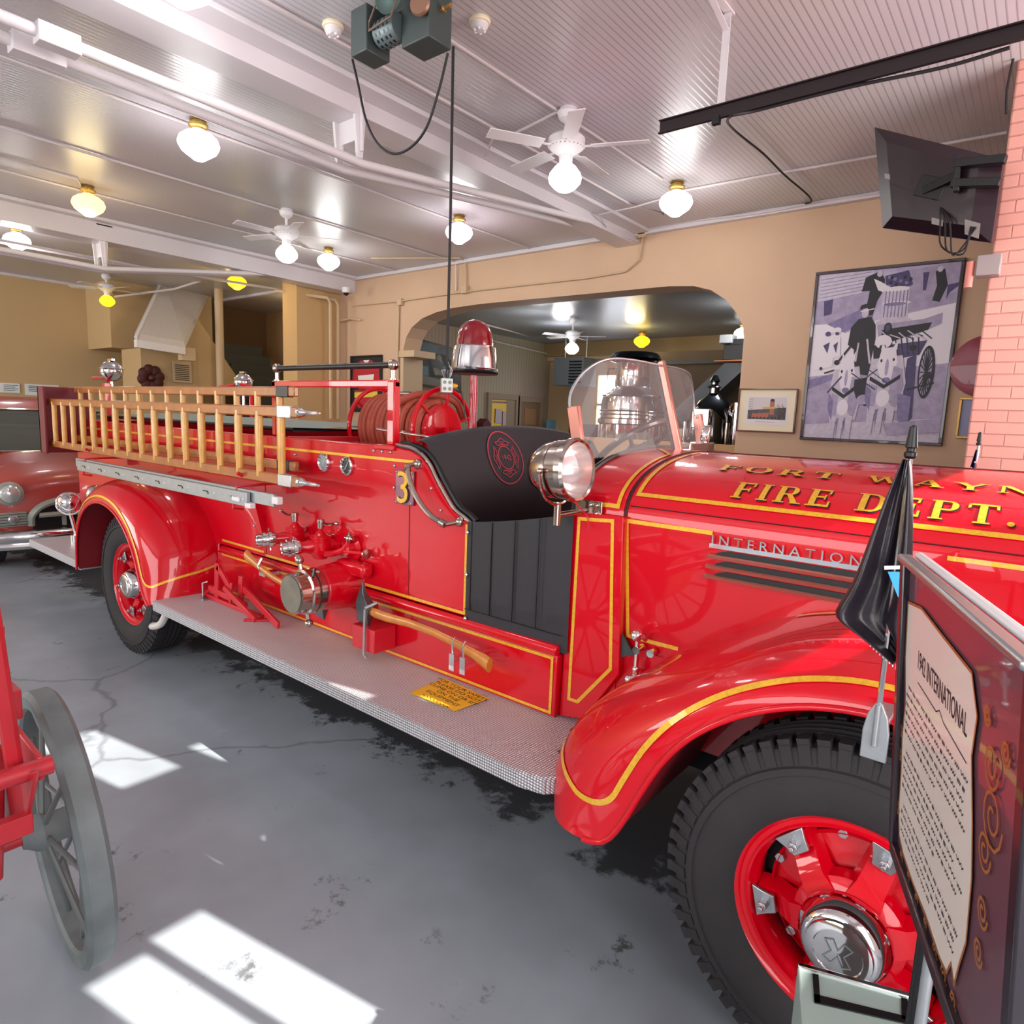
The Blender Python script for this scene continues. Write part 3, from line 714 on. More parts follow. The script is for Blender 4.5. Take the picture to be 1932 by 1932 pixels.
# valance curtain in the door opening
mb = MB()
mb.grid(lambda i, j: V((-1.835 + .512 * i, 1.992 + .022 * i ** 3 - .006 * abs(math.sin(PI * 4 * i * .98)) ** .5 * (1 if j > .2 else .2), .765 + (1.215 - .765 + .09 * i ** 1.3) * j)), 80, 20)
mb.build('door_curtain', VINYL, T, ang=20)
mb = MB()
for k in (.06, .28, .52, .76): mb.box(-1.835 + .495 * k - .0015, -1.835 + .495 * k + .0015, 1.984, 1.988, .84, 1.21 + .09 * k ** 1.3)
mb.box(-1.835, -1.34, 1.986, 1.99, .838, .841)
mb.build('curtain_seam', BLK, T, smooth=False)
mb = MB()
for z in (1.17, .99, .80): mb.sph((-1.826, 1.984, z), .009, 10)
mb.build('curtain_stud', CHR, T)
# chrome edge + black welt round the seat side, grab rail
edge = [(-2.30, 1.503), (-2.20, 1.493), (-2.135, 1.472), (-2.08, 1.43), (-2.035, 1.37), (-1.98, 1.305), (-1.925, 1.25), (-1.865, 1.222), (-1.83, 1.20)]
ce = catmull([(x, 2.005, z + .004) for x, z in edge], 5)
mb = MB(); mb.tube(ce, .009, 8); mb.build('seat_side_trim', NICK, T)
mb = MB(); mb.tube([p + V((.008, .028, .006)) for p in ce], .014, 8); mb.build('seat_side_welt', BLK, T)
gr = catmull([(-2.165, 1.95, 1.425), (-2.13, 1.935, 1.36), (-2.07, 1.93, 1.285), (-1.99, 1.93, 1.225), (-1.915, 1.94, 1.195)], 6)
mb = MB(); mb.tube(gr, .0125, 10); mb.cyl(gr[0] - V((0, 0, .012)), gr[2], .016); mb.cyl(gr[-3], gr[-1], .016)
mb.cyl(gr[0], V((-2.145, 2.0, 1.43)), .010); mb.sph((-2.145, 1.997, 1.43), .024, 12, sc=(1, 1, 1)); mb.cyl(gr[-1], V((-1.885, 2.0, 1.205)), .010); mb.sph((-1.885, 1.997, 1.205), .022, 12)
mb.build('grab_rail', NICK, T)
# number plate 3
mb = MB(); mb.box(-2.285, -2.165, 1.988, 1.997, 1.24, 1.395); p3 = mb.build('number_plate', mat('bronze_plate', '#8d6470', .3, metal=.6), T, smooth=False, bev=.003)
mb = MB(); mb.text('3', .205, lambda a, b: V((-2.222 + a * .95, 1.984, 1.246 + b))); o = mb.build('numeral', INK, p3, smooth=False, solid=.001)
mb = MB(); mb.text('3', .205, lambda a, b: V((-2.229 + a * .95, 1.982, 1.249 + b))); o = mb.build('numeral', GOLD, p3, smooth=False, solid=.001)
mb = MB()
for x in (-2.275, -2.175):
    for z in (1.25, 1.385): mb.sph((x, 1.986, z), .005, 8)
mb.build('plate_screw', STEEL, p3)
# gauges
for x, z, fc in ((-2.835, 1.388, '#8d9498'), (-2.648, 1.384, '#101012')):
    mb = MB(); mb.lathe((x, 1.998, z), (0, -1, 0), [(.047, 0), (.047, .012), (.040, .016), (.036, .008)], 32, caps=False); g = mb.build('gauge', CHR, T)
    mb = MB(); mb.lathe((x, 1.992, z), (0, -1, 0), [(.038, 0), (.001, .001)], 32, caps=False); mb.build('gauge_face', mat('dial', fc, .4), g)
    mb = MB(); mb.bar((x - .012, 1.989, z - .018), (x + .014, 1.989, z + .02), .001, .003, upv=(0, 1, 0))
    for k in range(9):
        a = math.radians(-45 + 33.75 * k); mb.bar((x + .028 * math.cos(a), 1.989, z + .028 * math.sin(a)), (x + .034 * math.cos(a), 1.989, z + .034 * math.sin(a)), .001, .002, upv=(0, 1, 0))
    mb.build('gauge_needle', mat('dial_mark', '#f4f4f4', .4), g)
# ---- windshield
cb, ct = V((-1.25, YC, 1.535)), V((-1.365, YC, 1.90))
def wpane(sgn):
    """glass pane from the centre post out to the side bracket"""
    sb, st = V((-1.385, YC + sgn * .58, 1.50)), V((-1.475, YC + sgn * .58, 1.76))
    pts = [cb, sb, V((-1.41, YC + sgn * .585, 1.60)), V((-1.455, YC + sgn * .58, 1.71)), V((-1.452, YC + sgn * .55, 1.79)), V((-1.435, YC + sgn * .48, 1.855)), V((-1.41, YC + sgn * .38, 1.895)), V((-1.39, YC + sgn * .22, 1.905)), ct]
    pts = [cb] + catmull(pts[1:], 5)
    g = MB(); g.poly(pts); p = g.build('windshield_glass', GLASS, T, smooth=False, norm=False)
    r = MB(); r.tube(pts[1:], .0055, 8); r.build('windshield_rim', STEEL, T)
    b = MB(); b.bar(sb + V((0, 0, -.03)), V((-1.435, YC + sgn * .58, 1.70)), .022, .05, upv=(1, 0, 0)); b.build('windshield_bracket', PINK, T, bev=.004)
    s = MB(); s.sph((-1.43, YC + sgn * .567, 1.685), .007, 8); s.build('bracket_screw', CHR, T)
wpane(-1); wpane(1)
mb = MB(); mb.bar(cb - V((0, 0, .02)), ct + V((-.006, 0, .02)), .026, .03, upv=(1, 0, 0)); mb.build('windshield_post', PINK, T, bev=.004)
mb = MB(); mb.bar(cb + V((-.02, -.014, -.02)), ct + V((-.026, -.014, .02)), .010, .012, upv=(1, 0, 0)); mb.build('post_gasket', BLK, T)
# steering wheel
sw = V((-1.70, 3.10, 1.52)); ax = V((-.62, 0, .78)).normalized()
STW_ = mat('brown_bakelite', '#2c1412', .35, coat=.6)
mb = MB(); mb.ring(sw, ax, .215, .018, 48, 8)
u_, w_, d_ = mb.frame(ax)
for k in range(3):
    a = math.radians(90 + 120 * k); e = u_ * math.cos(a) + w_ * math.sin(a); mb.tube([sw - d_ * .02, sw + e * .1 - d_ * .01, sw + e * .21], [.014, .012, .009], 8)
mb.sph(sw - d_ * .02, .035, 14); mb.cyl(sw - d_ * .02, sw - d_ * .5, .02)
mb.build('steering_wheel', STW_, T)
# dashboard with round instruments
mb = MB(); mb.box(-1.37, -1.345, 2.1, mir(2.1), 1.10, 1.44); mb.build('dashboard', RED, T)
mb = MB(); mb.lathe((-1.36, 3.22, 1.60), (-1, -.3, .1), [(.05, -.03), (.05, 0), (.043, .01), (.001, .008)], 24); mb.box(-1.40, -1.33, 3.0, 3.3, 1.48, 1.56); mb.build('dash_siren', CHR, T, bev=.005)
# ---- spotlight on the cowl
mb = MB(); sd = V((1, .0, .05)).normalized(); sc = V((-1.262, 1.93, 1.475)) - sd * .05
mb.lathe(sc - sd * .13, sd, [(.001, -.015), (.035, -.01), (.07, .01), (.092, .045), (.102, .085), (.104, .10), (.100, .102), (.104, .106), (.106, .15), (.112, .152), (.114, .175), (.106, .184), (.098, .18)], 48, caps=False)
sp = mb.build('spotlight', NICK, T)
mb = MB(); mb.lathe(sc - sd * .13, sd, [(.001, .196), (.05, .192), (.099, .18)], 40, caps=False); mb.build('spotlight_lens', mat('spot_lens', '#f4e6e4', .05, alpha=.25, coat=1), sp)
mb = MB(); mb.lathe(sc - sd * .13, sd, [(.001, .06), (.05, .08), (.09, .13), (.10, .175)], 40, caps=False); mb.sph(sc - sd * .13 + sd * .10, .014); mb.build('reflector', mat('pink_reflector', '#f0e4e2', .15, metal=.9), sp)
u_, w_, d_ = mb.__class__().frame(sd)
hz = V((-sd.y, sd.x, 0)).normalized()
mb = MB(); mb.tube([sc - sd * .03 + hz * (.118 * math.cos(a)) + V((0, 0, -.125 * math.sin(a))) for a in [PI * i / 16 for i in range(17)]], .007, 8)
mb.sph(sc - sd * .03 + hz * .118, .012); mb.sph(sc - sd * .03 - hz * .118, .012)
b0 = sc - sd * .03 + V((0, 0, -.125)); mb.cyl(b0, b0 - V((0, 0, .075)), .014); mb.cyl(b0 - V((0, 0, .04)), V((-1.28, 2.045, 1.325)), .010)
mb.build('spotlight_yoke', NICK, T)
mb = MB(); mb.box(-1.335, -1.22, 2.035, 2.046, 1.30, 1.36); mb.sph((-1.24, 2.032, 1.345), .009, 8); mb.sph((-1.24, 2.032, 1.315), .009, 8); mb.sph((-1.265, 2.032, 1.345), .009, 8); mb.build('spotlight_bracket', NICK, T, bev=.003)
mb = MB(); mb.tube(catmull([sc - sd * .12 + V((0, 0, -.03)), b0 + V((-.02, -.03, .03)), b0 + V((.04, 0, .03)), V((-1.27, 2.01, 1.31)), V((-1.25, 2.0, 1.26))], 6), .003, 6); mb.build('spotlight_wire', RED2, T)
# ---- overhead grab frame on the near side
mb = MB()
y = 2.055
mb.box(-2.405, -2.355, y - .02, y + .02, 1.50, 1.795); mb.box(-3.385, -2.355, y - .018, y + .018, 1.765, 1.80); mb.box(-3.385, -3.345, y - .018, y + .018, 1.50, 1.80)
mb.box(-2.44, -2.30, y - .07, y - .015, 1.478, 1.502)
mb.build('grab_frame', RED, T, bev=.006)
for x in (-3.355, -2.385): MB().cyl((x, y, 1.80), (x, y, 1.845), .011).sph((x, y, 1.868), .026, 16).cyl((x, y, 1.80), (x, y, 1.806), .018).build('grab_bar_end', NICK, T)
mb = MB(); mb.cyl((-3.335, y, 1.868), (-2.405, y, 1.868), .015); mb.build('grab_bar', BLK, T)
# far-side frame
y = mir(2.055)
mb = MB(); mb.box(-3.385, -3.345, y - .018, y + .018, 1.50, 1.80); mb.box(-2.405, -2.355, y - .02, y + .02, 1.50, 1.795); mb.box(-3.385, -2.355, y - .018, y + .018, 1.765, 1.80); 
# ---- beacon
bx, by = -2.49, YC
mb = MB(); mb.cyl((bx, by, 1.47), (bx, by, 1.885), .021, n=20); mb.cyl((bx, by, 1.47), (bx, by, 1.49), .045); mb.build('beacon_post', mat('beacon_post_red', '#b5182c', .25, coat=.8), T)
mb = MB(); mb.lathe((bx, by, 1.875), (0, 0, 1), [(.03, -.004), (.13, 0), (.137, .012), (.132, .02), (.128, .022)], 40); mb.build('beacon_base', BLK, T)
mb = MB(); mb.lathe((bx, by, 1.897), (0, 0, 1), [(.128, 0), (.130, .006), (.126, .01), (.122, .06), (.114, .115), (.112, .124), (.104, .13), (.098, .128)], 48, caps=False); mb.build('beacon_housing', CHR, T)
mb = MB(); mb.lathe((bx, by, 2.022), (0, 0, 1), [(.100, 0), (.098, .03), (.092, .07), (.078, .105), (.052, .13), (.022, .141), (.001, .143)], 48, caps=False); mb.build('beacon_dome', REDGL, T)
# ---- hose reel
rc = V((-2.95, YC, 1.56))
mb = MB()
for x in (-3.28, -2.72):
    mb.ring((x, YC, 1.56), (1, 0, 0), .235, .014, 48, 8)
    mb.lathe((x, YC, 1.56), (1, 0, 0), [(.001, .02), (.12, .02), (.145, .01), (.15, -.01), (.15, -.02), (.001, -.02)], 40, caps=False)
    for k in range(6):
        a = math.radians(20 + 60 * k); e = V((0, math.cos(a), math.sin(a))); mb.bar(V((x, YC, 1.56)) + e * .13, V((x, YC, 1.56)) + e * .235, .016, .012)
mb.cyl((-3.35, YC, 1.56), (-2.62, YC, 1.56), .02); mb.bar((-2.62, YC - .02, 1.56), (-2.62, YC + .02, 1.3), .04, .02)
for x in (-3.34, -2.64): mb.box(x - .015, x + .015, YC - .05, YC + .05, 1.42, 1.58)
mb.build('hose_reel', RED, T)
mb = MB()
for lay, r in ((0, .155), (1, .185)):
    n = 13 - lay
    for k in range(n):
        x = -3.255 + (k + lay * .5) * .0405
        if lay == 1 and k > 9: continue
        mb.ring((x, YC, 1.56), (1, .02 * (-1) ** k, 0), r, .021, 40, 8)
mb.tube(catmull([(-2.98, 2.54, 1.62), (-2.9, 2.56, 1.72), (-2.82, 2.68, 1.765), (-2.76, 2.85, 1.73), (-2.78, 2.95, 1.62)], 6), .02, 10)
mb.build('booster_hose', HOSE, T)
mb = MB(); mb.cyl((-2.92, 2.40, 1.555), (-2.45, 2.40, 1.53), .008); mb.sph((-2.7, 2.40, 1.545), .014); mb.build('nozzle_rod', NICK, T)
# ---- pump outlets
def outlet(x, z, y0, dirx=-.75, scale=1):
    mb = MB(); s = scale
    bc = V((x, 1.93, z))
    mb.lathe(bc - V((0, 0, .055 * s)), (0, 0, 1), [(.001, -.012), (.03 * s, -.01), (.045 * s, .004), (.052 * s, .02), (.052 * s, .075), (.046 * s, .082), (.046 * s, .092), (.052 * s, .095), (.052 * s, .104), (.030 * s, .112), (.018 * s, .128), (.010, .135), (.010, .15)], 24)
    mb.cyl(bc, V((x + .02, 2.0, z)), .032 * s); mb.lathe(V((x + .02, 1.998, z)), (0, -1, 0), [(.055, 0), (.055, .008), (.035, .012)], 24)
    d = V((-.35, -.93, -.02)).normalized(); mb.lathe(bc, d, [(.034 * s, .02), (.036 * s, .06), (.030 * s, .08), (.030 * s, .10), (.038 * s, .102), (.038 * s, .112)], 24)
    o = mb.build('discharge_valve', RED, T)
    m = MB(); m.lathe(bc, d, [(.040 * s, .105), (.042 * s, .118), (.048 * s, .12), (.048 * s, .135), (.036 * s, .137), (.036 * s, .148), (.043 * s, .15), (.043 * s, .165), (.034 * s, .167), (.034 * s, .19), (.026 * s, .19), (.022 * s, .16)], 28, caps=False)
    for k in range(4):
        a = PI / 2 * k + .4; u, w, q = m.frame(d); e = u * math.cos(a) + w * math.sin(a); m.cyl(bc + d * .127 + e * .045, bc + d * .127 + e * .058, .005, n=6)
    m.build('valve_coupling', CHR, o)
    h = MB(); t = bc + V((0, 0, .10 * s)); h.cyl(t - V((0, 0, .01)), t + V((0, 0, .035)), .016); h.cyl(t + V((0, 0, .02)), t + V((0, 0, .03)), .02)
    e = t + V((dirx * .13, 0, .03)); h.tube([t + V((0, 0, .02)), t.lerp(e, .5), e], [.008, .0065, .006], 8); h.sph(e, .011, 10)
    h.build('valve_handle', NICK, o); return o
outlet(-3.0, .985, 2.0, dirx=-1.0, scale=.95)
outlet(-2.775, .975, 2.0, dirx=1.0, scale=1.0)
mb = MB(); mb.tube(catmull([(-2.80, 1.93, .93), (-2.70, 1.93, .945), (-2.62, 1.95, .975), (-2.59, 1.97, 1.02)], 5), .016, 10)
mb.cyl((-2.62, 1.95, .97), (-2.47, 1.97, .975), .010); mb.lathe((-2.60, 1.998, .98), (0, -1, 0), [(.065, 0), (.065, .008), (.04, .016), (.03, .05)], 28); mb.build('drain_pipe', RED, T)
mb = MB(); mb.sph((-2.59, 1.965, 1.035), .022, 12); mb.cyl((-2.62, 1.965, 1.035), (-2.56, 1.965, 1.035), .009); mb.cyl((-2.59, 1.965, 1.045), (-2.59, 1.965, 1.065), .007)
mb.lathe((-2.47, 1.97, .975), (1, 0, 0), [(.026, 0), (.026, .008), (.01, .012)], 16); mb.build('drain_cock', NICK, T)
# ---- big suction inlet with chrome cap
ic = V((-2.63, 1.99, .80)); idr = V((-.02, -1, 0)).normalized()
mb = MB(); mb.lathe(ic - idr * .03, idr, [(.125, 0), (.122, .03), (.112, .14), (.100, .22)], 36); mb.box(-2.66, -2.44, 1.93, 2.0, .86, .93)
mb.build('suction_pipe', RED, T, bev=.02)
mb = MB(); mb.lathe(ic - idr * .03, idr, [(.098, .215), (.108, .22), (.108, .25), (.098, .253), (.098, .26), (.108, .263), (.108, .29), (.097, .295), (.095, .345), (.09, .35), (.001, .347)], 40)
cap = mb.build('suction_cap', NICK, T)
mb = MB(); u_, w_, d_ = mb.frame(idr); cc = ic + idr * .25
for sg in (1, -1):
    e = (V((-.25, 0, 1)) * sg).normalized(); mb.tube([cc + e * .09, cc + e * .14], [.012, .009], 8); mb.sph(cc + e * .15, .021, 12)
mb.tube([cc + V((.07, 0, .08)), cc + V((.085, 0, .13))], .007, 6)
mb.build('cap_handle', NICK, cap)
mb = MB(); mb.lathe(ic - idr * .03, idr, [(.086, .3515), (.001, .3515)], 36, caps=False); mb.build('cap_face', mat('tarnished_cap', '#8d877a', .45, metal=.5, noise=.3, nscale=14), cap)
mb = MB(); mb.box(-2.50, -2.44, 1.96, 2.0, .60, .72); mb.build('step_bracket', RED2, T, bev=.006)
# ---- rear fittings
def rear_spot(x, y, z, zs):
    mb = MB(); mb.sph((x, y, z), .085, 20, sc=(1, 1, 1)); 
    d = V((-.8, -.5, .1)).normalized()
    o = mb.build('rear_lamp', CHR, T)
    m = MB(); m.ring(V((x, y, z)) + V((0, 0, .02)), (0, 0, 1), .088, .006, 28); m.box(x - .045, x + .045, y - .012, y + .012, z + .085, z + .10); m.cyl((x, y, z - .08), (x, y, zs), .012); m.build('lamp_bracket', CHR, o)
rear_spot(-6.05, 2.2, 1.90, 1.7); rear_spot(-5.95, mir(2.15), 1.88, 1.6)
mb = MB()
mb.box(-6.10, -6.04, 2.14, 2.19, 1.45, 1.80); mb.tube([(-6.35, 2.16, 1.845), (-6.08, 2.16, 1.845), (-6.02, 2.16, 1.82)], .012, 8)
mb.tube([(-6.3, mir(2.2), 1.83), (-5.9, mir(2.2), 1.86), (-5.75, mir(2.2), 1.84), (-5.72, mir(2.2), 1.78), (-5.72, mir(2.2), 1.5)], .016, 8)
mb.build('rear_rail', RED, T)
mb = MB(); mb.tube([(-5.4, 1.83, .5), (-5.4, 1.83, .88)], .035, 10); mb.sph((-5.42, 1.83, .97), .07, 18); mb.sph((-5.42, 1.83, .88), .045); mb.cyl((-5.4, 1.83, .72), (-5.4, 1.83, .74), .06); mb.build('rear_siren', CHR, T)
mb = MB(); mb.sph((-6.10, 1.86, .83), .085, 20, sc=(1, 1, 1)); mb.ring((-6.04, 1.84, .83), (.9, -.4, .1), .088, .008); mb.cyl((-6.1, 1.86, .75), (-6.08, 1.9, .5), .014); mb.build('tail_lamp', CHR, T)
MB().cyl((-6.0, 1.86, .5), (-6.0, 1.86, .58), .04).build('hose_cap', CHR, T); MB().cyl((-5.7, 1.84, .5), (-5.7, 1.84, .56), .03).build('hose_cap', CHR, T)
mb = MB(); mb.ring((-5.55, 1.86, .72), (1, -.6, 0), .10, .018, 24); mb.ring((-5.60, 1.90, .66), (1, -.3, .2), .09, .015, 24); mb.box(-5.85, -5.5, 1.82, 1.95, .5, .56); mb.build('hose_coupling', DARK, T)
mb = MB(); mb.box(-5.95, -5.85, 1.85, 1.9, .62, .70); mb.build('reflector_lamp', mat('orange_lens', '#d8602a', .3), T, bev=.01)
# ladder hangers
mb = MB()
mb.box(-6.08, -6.05, 1.68, 2.02, 1.24, 1.75); mb.box(-6.08, -5.95, 1.68, 1.70, 1.24, 1.75)
mb.build('ladder_end_plate', mat('dark_red_plate', '#6e1420', .5), T, bev=.006)
for x in (-5.2, -3.15):
    mb = MB(); mb.tube([(x, 2.0, 1.30), (x, 1.74, 1.30), (x, 1.70, 1.32)], .010, 8); mb.box(x - .02, x + .02, 1.96, 2.0, 1.2, 1.34); mb.build('ladder_hanger', RED2, T)
for x in (-5.25, -3.2):
    mb = MB(); mb.tube([(x, 2.0, 1.25), (x + .06, 1.80, 1.255), (x + .04, 1.70, 1.25), (x + .03, 1.685, 1.14), (x + .03, 1.74, 1.13)], .007, 6)
    mb.tube([(x - .1, 2.0, 1.24), (x + .02, 1.78, 1.25), (x + .12, 1.74, 1.25)], .006, 6); mb.build('ladder_hanger', RED2, T)
mb = MB(); mb.prism([(-3.95, 1.15), (-3.45, 1.12), (-3.35, .9), (-3.38, .9), (-3.50, 1.09)], 'y', 1.96, 2.0); mb.build('fender_brace', RED, T)
mb = MB(); mb.tube(catmull([(-4.0, 1.70, .42), (-4.05, 1.68, .33), (-4.12, 1.66, .30), (-4.2, 1.70, .28)], 5), .022, 10); mb.build('exhaust_tip', mat('painted_pipe', '#cfc9c4', .4), T)

# ================================================================== THINGS CARRIED ON THE ENGINE
def ladder(label, x0, x1, y, z0, z1, n, rail=.028, h=.05, tips=True):
    L = thing('wooden_ladder', label, 'ladder', ((x0 + x1) / 2, y, z0))
    for z in (z0, z1):
        r = MB(); r.box(x0, x1, y - rail / 2, y + rail / 2, z - h / 2, z + h / 2); o = r.build('side_rail', WOOD, L, bev=.006)
        m = MB()
        m.box(x1 - .16, x1 - .05, y - rail / 2 - .004, y + rail / 2 + .004, z - h / 2 - .003, z + h / 2 + .003)
        m.build('rail_ferrule', BLK if not tips else STEEL, o, bev=.003)
        if tips:
            t = MB(); t.lathe((x1 - .005, y, z), (1, 0, 0), [(.022, 0), (.020, .03), (.010, .05), (.009, .13), (.002, .16)], 10); t.build('steel_spur', CHR, o)
    for i in range(n):
        x = x0 + .10 + (x1 - x0 - .25) * i / (n - 1)
        r = MB(); r.cyl((x, y, z0), (x, y, z1), .0175, n=12); r.build('rung', RUNG, L)
    return L
ladder('nearer varnished wooden ladder with steel spurs hung on edge beside the engine', -6.02, -2.66, 1.74, 1.315, 1.635, 17)
ladder('inner varnished wooden ladder with black-capped rails standing against the engine side', -5.95, -2.93, 1.90, 1.36, 1.735, 14, tips=False)
AL = thing('aluminium_ladder', 'folded grey aluminium ladder hung below the wooden ladders', 'ladder', (-4, 1.7, 1.2))
mb = MB(); mb.box(-5.30, -3.02, 1.675, 1.695, 1.165, 1.235); o = mb.build('side_rail', ALU, AL, bev=.002)
mb = MB(); mb.box(-5.4, -2.82, 1.70, 1.72, 1.185, 1.245); o2 = mb.build('side_rail', ALU, AL, bev=.002)
MB().box(-3.03, -2.98, 1.67, 1.70, 1.160, 1.185).build('rail_foot', WHT, AL, bev=.003); MB().box(-2.83, -2.78, 1.695, 1.725, 1.20, 1.235).build('rail_foot', WHT, AL, bev=.003)
mb = MB()
for i in range(8):
    x = -5.2 + i * .29; mb.box(x, x + .05, 1.672, 1.676, 1.20, 1.206); mb.box(x + .05, x + .058, 1.672, 1.676, 1.19, 1.20)
mb.build('rung_slot', BLK, o, smooth=False)
mb = MB()
for i in range(8): mb.sph((-5.08 + i * .29, 1.674, 1.20), .005, 8)
mb.box(-3.15, -3.08, 1.668, 1.675, 1.185, 1.205); mb.build('rivet', WHT, o)

def axe(label, head, tail, y=1.89, vis=True):
    ob = thing('fire_axe', label, 'axe', (head[0], y, head[1]))
    d = V((tail[0] - head[0], 0, tail[1] - head[1])); L = d.length; d.normalize(); n = V((-d.z, 0, d.x))
    def p(t, o): return V((head[0], y, head[1])) + d * (t * L) + n * o
    rs = []
    for t, o, r in ((.03, .0, .016), (.1, -.004, .020), (.2, -.002, .019), (.4, .012, .016), (.6, .014, .015), (.78, .002, .016), (.9, -.012, .020), (.97, -.022, .026), (1.0, -.03, .027)):
        c = p(t, o); rs.append([c + n * (r * math.cos(a)) * 1.15 + V((0, r * .7 * math.sin(a), 0)) for a in [2 * PI * k / 12 for k in range(12)]])
    MB().rings(rs).build('axe_handle', HANDLE, ob)
    h = MB(); hp = V((head[0], y, head[1]))
    def q(a, b): return hp + V((a, 0, b))
    def prof(w): return [q(-.035, .03) + V((0, w, 0)), q(-.045, .0) + V((0, w * .6, 0)), q(-.055, -.07) + V((0, w * .15, 0)), q(.03, -.085) + V((0, w * .15, 0)), q(.04, -.03) + V((0, w * .8, 0)), q(.055, .01) + V((0, w, 0)), q(.03, .04) + V((0, w, 0)), q(.0, .075) + V((0, w * .6, 0)), q(-.012, .13) + V((0, w * .12, 0)), q(-.028, .08) + V((0, w * .6, 0))]
    h.rings([prof(-.022), prof(.022)]); h.build('axe_head', mat('forged_steel', '#6f767c', .3, metal=.8, noise=.3, nscale=20), ob, bev=.003); return ob
axe('fire axe with curved wooden handle clipped to the red skirt above the running board', (-2.375, .745), (-1.60, .71))
axe('second fire axe whose wooden handle end shows behind the chrome suction cap', (-2.72, .70), (-3.42, .80))
mb = MB(); mb.box(-2.43, -2.27, 1.86, 1.99, .555, .665); k = mb.build('axe_pocket', RED2, T, bev=.004)
mb = MB(); mb.tube([(-2.325, 1.85, .76), (-2.325, 1.845, .545), (-2.31, 1.85, .53)], .006, 8); mb.cyl((-2.335, 1.86, .76), (-2.30, 1.90, .785), .008); mb.build('pocket_strap', STEEL, k)
mb = MB()
for x in (-1.775, -1.715): mb.box(x - .012, x + .012, 1.86, 1.99, .655, .67); mb.box(x - .014, x + .014, 1.853, 1.860, .62, .69); mb.tube([(x, 1.86, .69), (x, 1.855, .74), (x, 1.87, .755)], .005, 6)
mb.build('axe_clip', CHR, T)
mb = MB(); mb.tube([(-3.28, 1.90, .75), (-3.28, 1.875, .79), (-3.28, 1.90, .83)], .007, 6); mb.box(-3.31, -3.25, 1.90, 1.99, .73, .75); mb.build('axe_clip', CHR, T)
# red folding wheel chock / jack on the board
J = thing('wheel_chock', 'folded red iron chock frame lying on the running board by the rear fender', 'chock', (-3.5, 1.86, .505))
mb = MB(); k = mb
y = 1.86
mb.bar((-3.85, y, .52), (-3.22, y, .515), .03, .025); mb.bar((-3.80, y, .57), (-3.38, y, .55), .02, .035); mb.bar((-3.71, y, .51), (-3.69, y, .74), .018, .045); mb.bar((-3.69, y, .72), (-3.54, y, .61), .018, .035)
mb.bar((-3.85, y, .53), (-3.70, y, .60), .010, .02)
mb.build('chock_frame', RED2, J, bev=.003)
mb = MB(); mb.bar((-3.48, y + .02, .52), (-3.46, y + .02, .70), .018, .04); mb.bar((-3.52, y - .02, .54), (-3.50, y - .02, .66), .010, .02); mb.bar((-3.56, y - .03, .62), (-3.20, y - .05, .515), .016, .035); mb.bar((-3.5, y + .03, .64), (-3.02, y - .02, .52), .016, .04); mb.bar((-3.26, y - .08, .51), (-3.16, y + .02, .512), .03, .012)
mb.build('chock_arm', RED2, J, bev=.003)
mb = MB(); mb.tube([(-3.82, 1.83, .51), (-3.82, 1.83, .60), (-3.80, 1.85, .61)], .006, 6); mb.cyl((-3.84, 1.84, .515), (-3.77, 1.80, .512), .008); mb.build('chock_pin', STEEL, J)
# yellow paper notice
pq = [at(*p, z=.5085) for p in ((838, 1280), (922, 1318), (858, 1342), (773, 1307))]
ntc = thing('paper_notice', 'yellow paper safety notice lying flat on the running board', 'sign', (pq[0] + pq[2]) / 2)
MB().rings([pq, [p + V((0, 0, .0012)) for p in pq]]).build('paper', YEL, ntc, smooth=False)
ux = (pq[1] - pq[0]); uy = (pq[3] - pq[0]); W_ = ux.length; H_ = uy.length
def ntf(a, b): return pq[0] + ux * (a + .5) + uy * (-b) + V((0, 0, .0018))
mb = MB()
for i, s in enumerate(('FOR YOUR SAFETY', 'PLEASE DO NOT', 'CLIMB ON OR SIT', 'ON THE', 'EQUIPMENT')):
    mb.text(s, .16, (lambda a, b, i=i: ntf(a * .82, b * .9 - .15 - .145 * i)))
mb.strip([(-.3 + .02 * i, .03 * math.sin(i * 1.7)) for i in range(31)], .012, lambda a, b: ntf(a, b - .88), seg=.5)
mb.build('notice_lettering', INK, ntc, smooth=False)

# ---- small flags on the fenders
def flagpole(x, y, lab, main):
    o = thing('fender_flag', lab, 'flag', (x, y, 1.05))
    z0 = 1.02 if main else 1.0
    m = MB(); m.cyl((x, y, z0 + .04), (x, y, 1.62), .0055, n=10); m.build('flag_pole', CHR, o)
    m = MB(); m.lathe((x, y, 1.60), (0, 0, 1), [(.007, 0), (.011, .005), (.011, .012), (.0075, .014), (.0075, .02), (.011, .022), (.010, .03), (.007, .06), (.001, .064)], 12); m.build('pole_finial', BLK, o)
    b = MB()
    b.prism([(x - .024, z0 - .03), (x + .024, z0 - .03), (x + .024, z0 + .03), (x + .018, z0 + .065), (x + .006, z0 + .09), (x - .006, z0 + .09), (x - .018, z0 + .065), (x - .024, z0 + .03)], 'y', y - .006, y + .004)
    b.cyl((x, y - .008, z0), (x, y - .008, z0 + .09), .006); b.box(x - .02, x + .02, y, 1.56 if main else y + .01, z0 + .045, z0 + .055); b.build('pole_bracket', ALU, o, bev=.002)
    return o
fx, fy = -.200, 1.45
FG = flagpole(fx, fy, 'black folded flag on a chrome pole clamped to the near front fender', True)
FBLK = mat('black_flag_satin', '#231c24', .33, sheen=.5, bump=.2, bscale=25)
